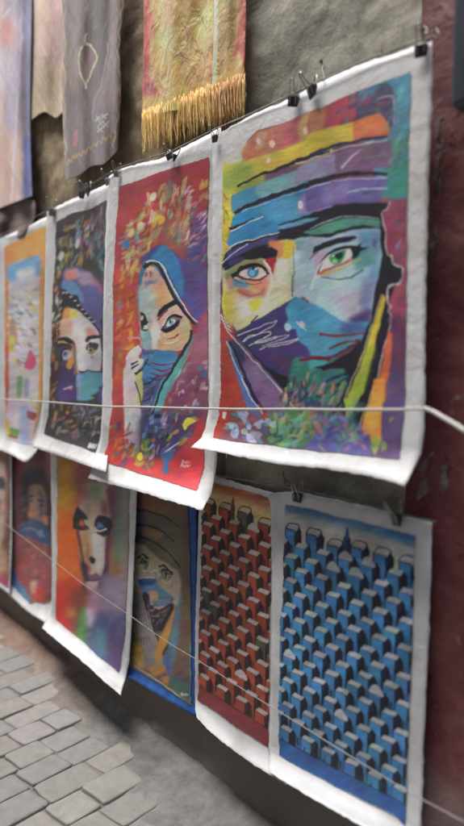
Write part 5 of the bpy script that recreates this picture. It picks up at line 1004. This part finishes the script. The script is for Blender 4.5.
def art_grey_kaftan():
    A = Art(55, -60, 135, 190, (122, 100, 84), seed=41); A.cloth = True; A.sat = 1.1; b = view(50, 0, 4.64)
    A.P(b((85, -300), (200, -300), (190, 200), (130, 480), (60, 700), (70, 300)), (144, 128, 118), soft=4); A.P(b((190, -300), (290, -300), (275, 200), (230, 420), (200, 600), (140, 560), (180, 250)), (84, 68, 58), soft=2.5)
    A.P(b((280, -300), (330, -300), (310, 120), (320, 350), (310, 600), (200, 620), (235, 420), (275, 220)), (150, 130, 124), soft=1.5); A.P(b((320, 100), (350, 100), (350, 400), (320, 360)), (84, 72, 80), soft=1.5)
    A.P([(66, 100), (100, 90), (112, 150), (66, 180)], (124, 108, 106), soft=6); A.L(b((270, 200), (240, 380), (205, 470), (200, 560)), (170, 156, 160), 1.4, soft=.4)
    d = b((162, 200), (185, 215), (218, 265), (200, 310), (165, 385), (140, 340), (132, 270), (145, 220)); A.P(d, (128, 100, 92), soft=.5); A.L(d + [d[0]], (206, 204, 170), 1.8)
    for k in range(len(d)): A.E(d[k][0], d[k][1], 1.4, 1.4, (226, 222, 200) if k % 2 else (170, 190, 140))
    A.L(b((160, 195), (165, 165), (175, 155)), (214, 208, 196), 2.4, 1.2); A.L(b((162, 385), (166, 415)), (200, 196, 180), 3, 2); A.L(b((205, 130), (225, 115)), (150, 150, 110), 1, .5)
    for (x, y) in ((98, 118), (104, 116), (101, 123), (106, 124), (100, 129)): A.L([(x - 3, y + 3), (x + 3, y - 3)], (222, 214, 214), 1.4); A.L([(x - 2.4, y - 2.4), (x + 2.4, y + 2.4)], (222, 214, 214), 1.1)
    A.P([(73, 133), (77, 129), (78, 140), (75, 147), (72, 144)], (190, 116, 122), soft=.4)
    for k in range(9): x = 66 + 5 * k; y = 165 - 3 * k; A.L([(x, y), (x + 2.5, y - 6.5), (x + 5, y - 3)], (190, 160, 96), 1.8)
    xs = [64 + 1.3 * math.sin(y / 5.5) for y in range(-60, 175, 3)]; A.L([(x, y) for x, y in zip(xs, range(-60, 175, 3))], (192, 166, 120), 1.8)
    xs = [(-60, 124), (0, 123), (20, 120), (60, 118), (80, 121), (120, 117), (145, 113)]; A.L([(np.interp(y, [q_[0] for q_ in xs], [q_[1] for q_ in xs]) + math.sin(y / 3.0), y) for y in range(-60, 148, 3)], (196, 176, 130), 1.5)
    return A.finish(warp=.6, tone=.06, hue=.02, slope=2.0)
make_cloth('kaftan', 'grey-brown embroidered kaftan with a diamond motif and gold zigzag hem', 'kaftan', [(58, -52), (92, -60), (128, -66)], [(66, 180), (78, 176), (92, 166), (104, 164), (118, 150)],
    [(58, -52), (63, 20), (62, 90), (64, 140), (66, 180)], [(128, -66), (125, 0), (120, 50), (121, 90), (118, 150)], art_grey_kaftan(), 1.0, .05, 3, 1.4, .016, 'cloth', density=1.7, plastic=True, group='garments hanging above the paintings')
def art_pink():
    A = Art(-60, -60, 36, 225, (190, 158, 146), seed=43); A.cloth = True; A.sat = 1.1
    A.P([(-60, -60), (12, -60), (14, 60), (8, 210), (-60, 220)], (206, 168, 152), soft=5); A.P([(6, -60), (28, -60), (26, 40), (22, 130), (4, 120)], (172, 160, 178), soft=3); A.P([(2, 20), (14, 20), (12, 50), (2, 52)], (196, 120, 104), soft=4)
    A.P([(22, -60), (34, -60), (32, 120), (31, 200), (24, 200), (24, 60)], (132, 132, 164), soft=1.5); A.P([(24, 140), (32, 140), (32, 198), (24, 196)], (92, 104, 160), soft=1.5); A.P([(-2, 50), (10, 46), (8, 90), (-2, 92)], (190, 178, 186), soft=3)
    A.L([(3, 18), (11, 7)], (236, 230, 226), 1.8, 1); A.D([(0, 60), (12, 56), (12, 76), (0, 78)], 12, [(226, 218, 214), (206, 190, 190)], 4, 1, -40, 60); A.L([(22, 0), (20, 60), (14, 150), (12, 200)], (216, 200, 206), 1.6, soft=.6)
    return A.finish(warp=.8, tone=.05, hue=.02, slope=2.0)
make_cloth('kaftan', 'salmon and lilac kaftan with a blue edge, leftmost garment', 'kaftan', [(-50, -30), (-10, -42), (33, -54)], [(-52, 226), (-10, 212), (8, 205), (32, 196)],
    [(-50, -30), (-52, 226)], [(33, -54), (31, 40), (30, 120), (32, 196)], art_pink(), 1.35, .06, 9, 2.2, .018, 'cloth', density=1.5, plastic=True, group='garments hanging above the paintings')
def art_brown_cloth():
    A = Art(-60, 180, 50, 260, (92, 66, 52), seed=44)
    A.D([(-60, 190), (45, 180), (45, 250), (-60, 255)], 160, [(120, 80, 60), (70, 50, 44), (150, 110, 70), (60, 44, 50), (110, 96, 90)], 6, 2.4, -20, 50)
    return A.finish(warp=.8, tone=.05, hue=.02)
make_cloth('bundled_cloth', 'dark brown patterned cloth bunched below the salmon kaftan', 'cloth', [(-50, 214), (-10, 206), (16, 200), (34, 200)], [(-50, 262), (-10, 246), (20, 236), (32, 226)],
    [(-50, 214), (-50, 262)], [(34, 200), (36, 212), (32, 226)], art_brown_cloth(), 1.1, .035, 12, 2.0, .02, 'cloth', density=1.5)
def art_tan():
    A = Art(25, -60, 72, 130, (186, 160, 140), seed=45); A.cloth = True; A.sat = 1.1
    A.P([(48, -60), (66, -60), (64, 60), (60, 110), (50, 90)], (176, 146, 142), soft=4); A.P([(30, 60), (60, 70), (62, 130), (30, 130)], (164, 144, 116), soft=5); A.D([(30, 50), (62, 50), (62, 120), (30, 120)], 40, [(150, 130, 108), (186, 160, 136), (150, 118, 104)], 6, 3, -40, 60, .4)
    return A.finish(warp=.8, tone=.05, hue=.02, slope=2.0)
make_cloth('kaftan', 'plain peach-tan cloth hanging between the salmon and the grey kaftans', 'kaftan', [(27, -52), (66, -62)], [(29, 122), (44, 112), (56, 118), (66, 108)], [(27, -52), (29, 122)], [(66, -62), (65, 30), (66, 108)], art_tan(), 1.5, .035, 14, .8, .012, 'cloth', density=1.5, group='garments hanging above the paintings')
def art_gold():
    A = Art(135, -60, 255, 165, (200, 152, 78), seed=47); A.cloth = True; A.sat = 1.15
    A.P([(150, -60), (215, -60), (212, 60), (160, 60)], (208, 176, 112), soft=6); A.P([(150, 60), (205, 50), (200, 110), (150, 110)], (204, 158, 92), soft=6); A.P([(172, -60), (200, -60), (195, 40), (170, 20)], (178, 146, 90), soft=4)
    A.P([(138, -60), (148, -60), (149, 60), (146, 110), (138, 112)], (176, 60, 50), soft=.8); A.P([(144, 70), (150, 78), (160, 98), (146, 100)], (170, 76, 60), soft=1); A.P([(146, 0), (156, 25), (150, 40)], (196, 110, 80), soft=1.2)
    A.D([(150, -60), (214, -60), (212, 120), (150, 125)], 260, [(234, 212, 156), (196, 152, 76), (150, 112, 60), (222, 190, 124), (170, 124, 62)], 10, 1.3, -60, 35, .6)
    for k in range(10): A.L([(178 + (k % 3) * 6, 6 + 11 * k), (186 + (k % 3) * 7, -6 + 11 * k), (194 + (k % 3) * 6, 8 + 11 * k)], (140, 124, 74), .9, soft=.2)
    A.L([(182, 22), (188, 38), (180, 52), (190, 60)], (120, 100, 60), 1.2); A.L([(165, 40), (176, 54), (186, 42)], (226, 214, 170), 1.2)
    A.P([(138, 98), (170, 96), (214, 78), (214, 140), (138, 165)], (206, 164, 74), soft=2); A.D([(140, 100), (214, 84), (214, 130), (140, 158)], 130, [(226, 190, 96), (170, 120, 46), (236, 216, 140), (150, 104, 44)], 9, 1.1, -65, 14, .8)
    return A.finish(warp=.7, tone=.05, hue=.02)
gold = make_cloth('scarf', 'wide golden scarf with a red edge and a fringed end', 'scarf', [(143, -74), (180, -88), (216, -102)], [(142, 122), (166, 112), (190, 108), (214, 92)],
    [(143, -74), (144, 30), (143, 80), (142, 122)], [(216, -102), (214, 0), (214, 92)], art_gold(), 1.6, .05, 17, 1.6, .012, 'satin', density=1.5, plastic=True, group='golden scarves hanging above the red painting')
def art_gold2():
    A = Art(205, -70, 255, 140, (204, 164, 96), seed=48); A.cloth = True; A.sat = 1.15
    A.P([(212, -60), (220, -60), (216, 90), (210, 90)], (216, 208, 176), soft=1.2); A.P([(239, -60), (250, -60), (248, 66), (238, 50), (232, 62), (238, 20)], (176, 70, 64), soft=.8); A.P([(222, -60), (240, -60), (238, 20), (228, 60), (220, 60)], (196, 170, 116), soft=3)
    A.D([(214, -50), (246, -50), (246, 90), (214, 100)], 120, [(226, 214, 160), (170, 150, 90), (206, 186, 120)], 8, 1.2, -60, 20, .6); A.P([(212, 90), (250, 72), (250, 140), (210, 140)], (166, 118, 56), soft=3)
    A.D([(212, 86), (248, 70), (248, 130), (212, 136)], 70, [(226, 190, 110), (130, 84, 40), (150, 100, 50), (232, 220, 170)], 9, 1.2, -65, 14)
    return A.finish(warp=.7, tone=.05, hue=.02)
gold2 = make_cloth('scarf', 'narrow pale gold scarf with a red edge against the grey cement', 'scarf', [(213, -100), (230, -106), (247, -112)], [(212, 96), (228, 90), (244, 82)],
    [(213, -100), (214, 0), (212, 96)], [(247, -112), (246, 0), (244, 82)], art_gold2(), 1.6, .06, 18, 1.0, .01, 'satin', density=1.6, plastic=True, group='golden scarves hanging above the red painting')
def fringe(parent, a, b, drop, n, base, c1, c2, seed):
    rs = random.Random(seed); mb = MB(); cols = []
    for i in range(n):
        t = (i + rs.random()) / n; x = a[0] + (b[0] - a[0]) * t; y = a[1] + (b[1] - a[1]) * t - rs.uniform(2, 12); d = (drop + 6) * rs.uniform(.55, 1.12); clump = math.sin(t * 70) * 1.6
        o = base + rs.uniform(-.010, .014); k0 = len(mb.v); P = []
        for q in range(7):
            f = q / 6; P.append(at(x + clump * f + math.sin(q * 1.7 + i) * .7 * f + rs.uniform(-.5, .5) * f, y + d * f, o + .006 * math.sin(3 * f + i) + rs.uniform(-.002, .002)))
        mb.tube(P, .0014, 4, .0007); c = np.array(c1) + (np.array(c2) - np.array(c1)) * rs.random(); cols += [s2l(c / 255.) * 1.3] * (len(mb.v) - k0)
    mesh_obj('fringe', mb.v, mb.f, M['cloth'], parent, True, np.array(cols))
fringe(gold, (142, 122), (214, 93), 34, 620, .052, (226, 184, 96), (250, 230, 168), 3)
fringe(gold2, (212, 96), (245, 82), 33, 300, .062, (190, 136, 72), (236, 204, 140), 4)

# ------------------------------------------------------------------ lines, clips, nails
def line_thing(name, label, cat, pts, r, mat, twist=0, group=None, n=8):
    P = [at(*p) for p in pts]; Q = []
    for i in range(len(P) - 1):
        for k in range(24): Q.append(P[i].lerp(P[i + 1], k / 24))
    Q.append(P[-1]); mb = MB()
    if twist:
        for s_ in range(2):
            S = []
            for i in range(len(Q) * 3 - 2):
                q = Q[i // 3].lerp(Q[min(i // 3 + 1, len(Q) - 1)], (i % 3) / 3); an = i * .9 + s_ * math.pi
                S.append(q + Vector((0, math.cos(an), math.sin(an))) * r * .62)
            mb.tube(S, r * .62, 6)
    else:
        rw_ = random.Random(len(pts)); mb.tube([q + Vector((0, math.sin(i * .31 / len(P) * 4) * r * .2, (math.sin(i * .17) + .5 * math.sin(i * .33)) * r * (.16 if len(P) > 6 else 0))) for i, q in enumerate(Q)], r, n)
    return tag(mb.build(name, M[mat]), label, cat, group)
line_thing('cord', 'pale cord strung across the faces of the upper paintings', 'cord', [(-70, 397, .12), (0, 399, .12), (60, 403, .125), (110, 406.5, .13), (206, 408.5, .135), (300, 409.5, .14), (400, 409.5, .145), (425, 408.5, .145)], .0034, 'cord', 0)
line_thing('cord', 'slack white cord end running down to the right edge over the burgundy wall', 'cord', [(424, 408, .148), (432, 411, .15), (446, 419, .17), (466, 431, .20), (490, 444, .24)], .0046, 'cord', 0)
line_thing('cord', 'thin grey cord slanting down across the lower paintings', 'cord', [(-30, 496, .10), (0, 520, .10), (41, 551, .10), (83, 584, .105), (132, 617, .10), (167, 642, .10), (199, 661, .10), (244, 690, .115), (291, 719, .125), (350, 756, .125), (395, 784, .125), (427, 802, .125), (464, 822, .12), (490, 836, .12)], .0015, 'thin_cord', 0)
line_thing('hanging_wire', 'twisted steel wire along the top edges of the upper paintings', 'wire', [(-60, 262, .05), (0, 236, .06), (52, 208, .075), (118, 168, .09), (172, 151, .098), (213, 130, .105), (250, 114, .108), (290, 95, .108), (322, 80, .108), (370, 58, .108), (434, 36, .108)], .0024, 'wire', 2)
line_thing('hanging_wire', 'dark wire along the top of the lower paintings', 'wire', [(-40, 408, .05), (10, 424, .05), (60, 436, .055), (138, 460, .05), (199, 472, .05), (297, 489, .068), (345, 499, .068), (398, 513, .068), (436, 522, .068)], .0024, 'wire', 2)
def clip(px, py, off, s, tilt, label, group, black=True, dy=0):
    c = at(px, py, off); root = empty('binder_clip', c, label, 'clip', group)
    R_ = Matrix.Rotation(tilt, 3, 'Y') @ Matrix.Rotation(dy, 3, 'Z'); w, h, d = .022 * s, .017 * s, .013 * s; mb = MB()
    # wedge-shaped body: two jaws meeting at the foot, a spine on top
    V = [(-w / 2, -.002, -h), (w / 2, -.002, -h), (w / 2, .002, -h), (-w / 2, .002, -h), (-w / 2, -d / 2, h * .1), (w / 2, -d / 2, h * .1), (w / 2, d / 2, h * .1), (-w / 2, d / 2, h * .1), (-w / 2 * .9, -d * .4, h * .32), (w / 2 * .9, -d * .4, h * .32), (w / 2 * .9, d * .4, h * .32), (-w / 2 * .9, d * .4, h * .32)]
    F = [(0, 1, 2, 3), (0, 4, 5, 1), (2, 6, 7, 3), (1, 5, 6, 2), (3, 7, 4, 0), (4, 8, 9, 5), (6, 10, 11, 7), (5, 9, 10, 6), (7, 11, 8, 4), (8, 11, 10, 9)]
    mb.add([c + R_ @ Vector(v) for v in V], F); mb.build('body', M['black' if black else 'metal'], root, False)
    for sg in (-1, 1):
        hb = MB(); a = .55 if sg < 0 else .15
        pts = [(-w * .28, -.002 * -sg, -h * .75), (-w * .3, sg * d * .5, h * .1), (-w * .22, sg * (d * .5 + a * .02 * s), h * .9), (-w * .20, sg * (d * .5 + a * .03 * s), h * 1.5), (-w * .08, sg * (d * .5 + a * .034 * s), h * 1.8), (w * .08, sg * (d * .5 + a * .034 * s), h * 1.8), (w * .20, sg * (d * .5 + a * .03 * s), h * 1.5), (w * .22, sg * (d * .5 + a * .02 * s), h * .9), (w * .3, sg * d * .5, h * .1), (w * .28, -.002 * -sg, -h * .75)]
        hb.tube([c + R_ @ Vector(p) for p in pts], .0012 * s, 6); hb.build('handle', M['metal'], root)
    return root
CG = 'clips holding the paintings'
for a in ((294, 98, .118, 1.25, .25, 'left of two paired clips on the top edge of the largest painting', CG, True, .4), (312, 89, .118, 1.25, -.15, 'right of two paired clips on the top edge of the largest painting', CG, True, -.3),
          (421.5, 47, .118, 1.2, .05, 'clip at the top right corner of the largest painting', CG, True, .3), (215, 137, .118, .9, .1, 'small dark clip at the top left corner of the largest painting', CG, True, 0),
          (169, 155, .103, 1.0, -.5, 'left of two crossed clips on the red painting', CG, True, .5), (175, 156, .103, 1.0, .5, 'right of two crossed clips on the red painting', CG, True, -.5),
          (117, 172, .1, 1.1, .15, 'clip at the top left corner of the red painting', CG, False, .3), (82, 193, .085, 1.3, .3, 'left of two clips on the black painting', CG, True, .2), (88, 190, .085, 1.3, -.3, 'right of two clips on the black painting', CG, True, -.2),
          (52.5, 210, .08, 1.6, .1, 'shiny steel clip between the orange and the black paintings', CG, False, .4), (108, 180, .082, 1.2, 0, 'clip on the right end of the black painting', CG, False, 0),
          (297.5, 495, .078, 1.15, .1, 'clip near the top left corner of the blue house painting', CG, True, .2), (396, 517, .078, 1.2, -.1, 'clip near the top right corner of the blue house painting', CG, True, -.3)):
    clip(*a)
def nail(px, py, off, label, tail):
    c = at(px, py, off); root = empty('wall_nail', c, label, 'nail'); mb = MB(); mb.tube([at(px, py, 0), c], .0022, 8); mb.tube([c, at(px, py, off + .003)], .005, 10); mb.build('shaft', M['metal'], root)
    w = MB(); w.tube([at(*p) for p in tail], .0015, 6); w.build('wire_loop', M['wire'], root)
nail(321, 61, .07, 'bright nail in the grey cement above the largest painting', [(320, 60, .065), (323, 65, .07), (322, 70, .075), (324, 75, .08), (323, 81, .108)])
nail(423, 29, .07, 'nail with twisted wire ends above the top right corner of the largest painting', [(420, 32, .07), (424, 26, .08), (428, 30, .085), (424, 36, .09), (430, 33, .085), (436, 28, .08), (439, 34, .085), (433, 37, .1)])

# dark box on the burgundy wall at the top right
M['slate'] = simple('slate_painted_metal', rgb(52, 60, 68), rgb(72, 80, 88), 6, 0.5, 0.3, 0.004)
p = at(448, 100, .19); q0 = at(448, 108, .19)
bx = empty('wall_cabinet', (p.x + .3, -.11, q0.z), 'dark slate metal box fixed to the burgundy wall at the top right corner', 'box')
mb = MB(); mb.box((p.x + .30, -.11, q0.z + .45), (.60, .155, .90), bev=.012); mb.build('housing', M['slate'], bx)
mb = MB(); mb.box((p.x + .30, -.1915, q0.z + .46), (.52, .008, .80), bev=.003); mb.build('door', M['slate'], bx)
mb = MB(); mb.tube([Vector((p.x + .07, -.2, q0.z + .40)), Vector((p.x + .07, -.225, q0.z + .42)), Vector((p.x + .07, -.225, q0.z + .50)), Vector((p.x + .07, -.2, q0.z + .52))], .005, 8); mb.build('handle', M['metal'], bpy.data.objects[-1] if False else bx)
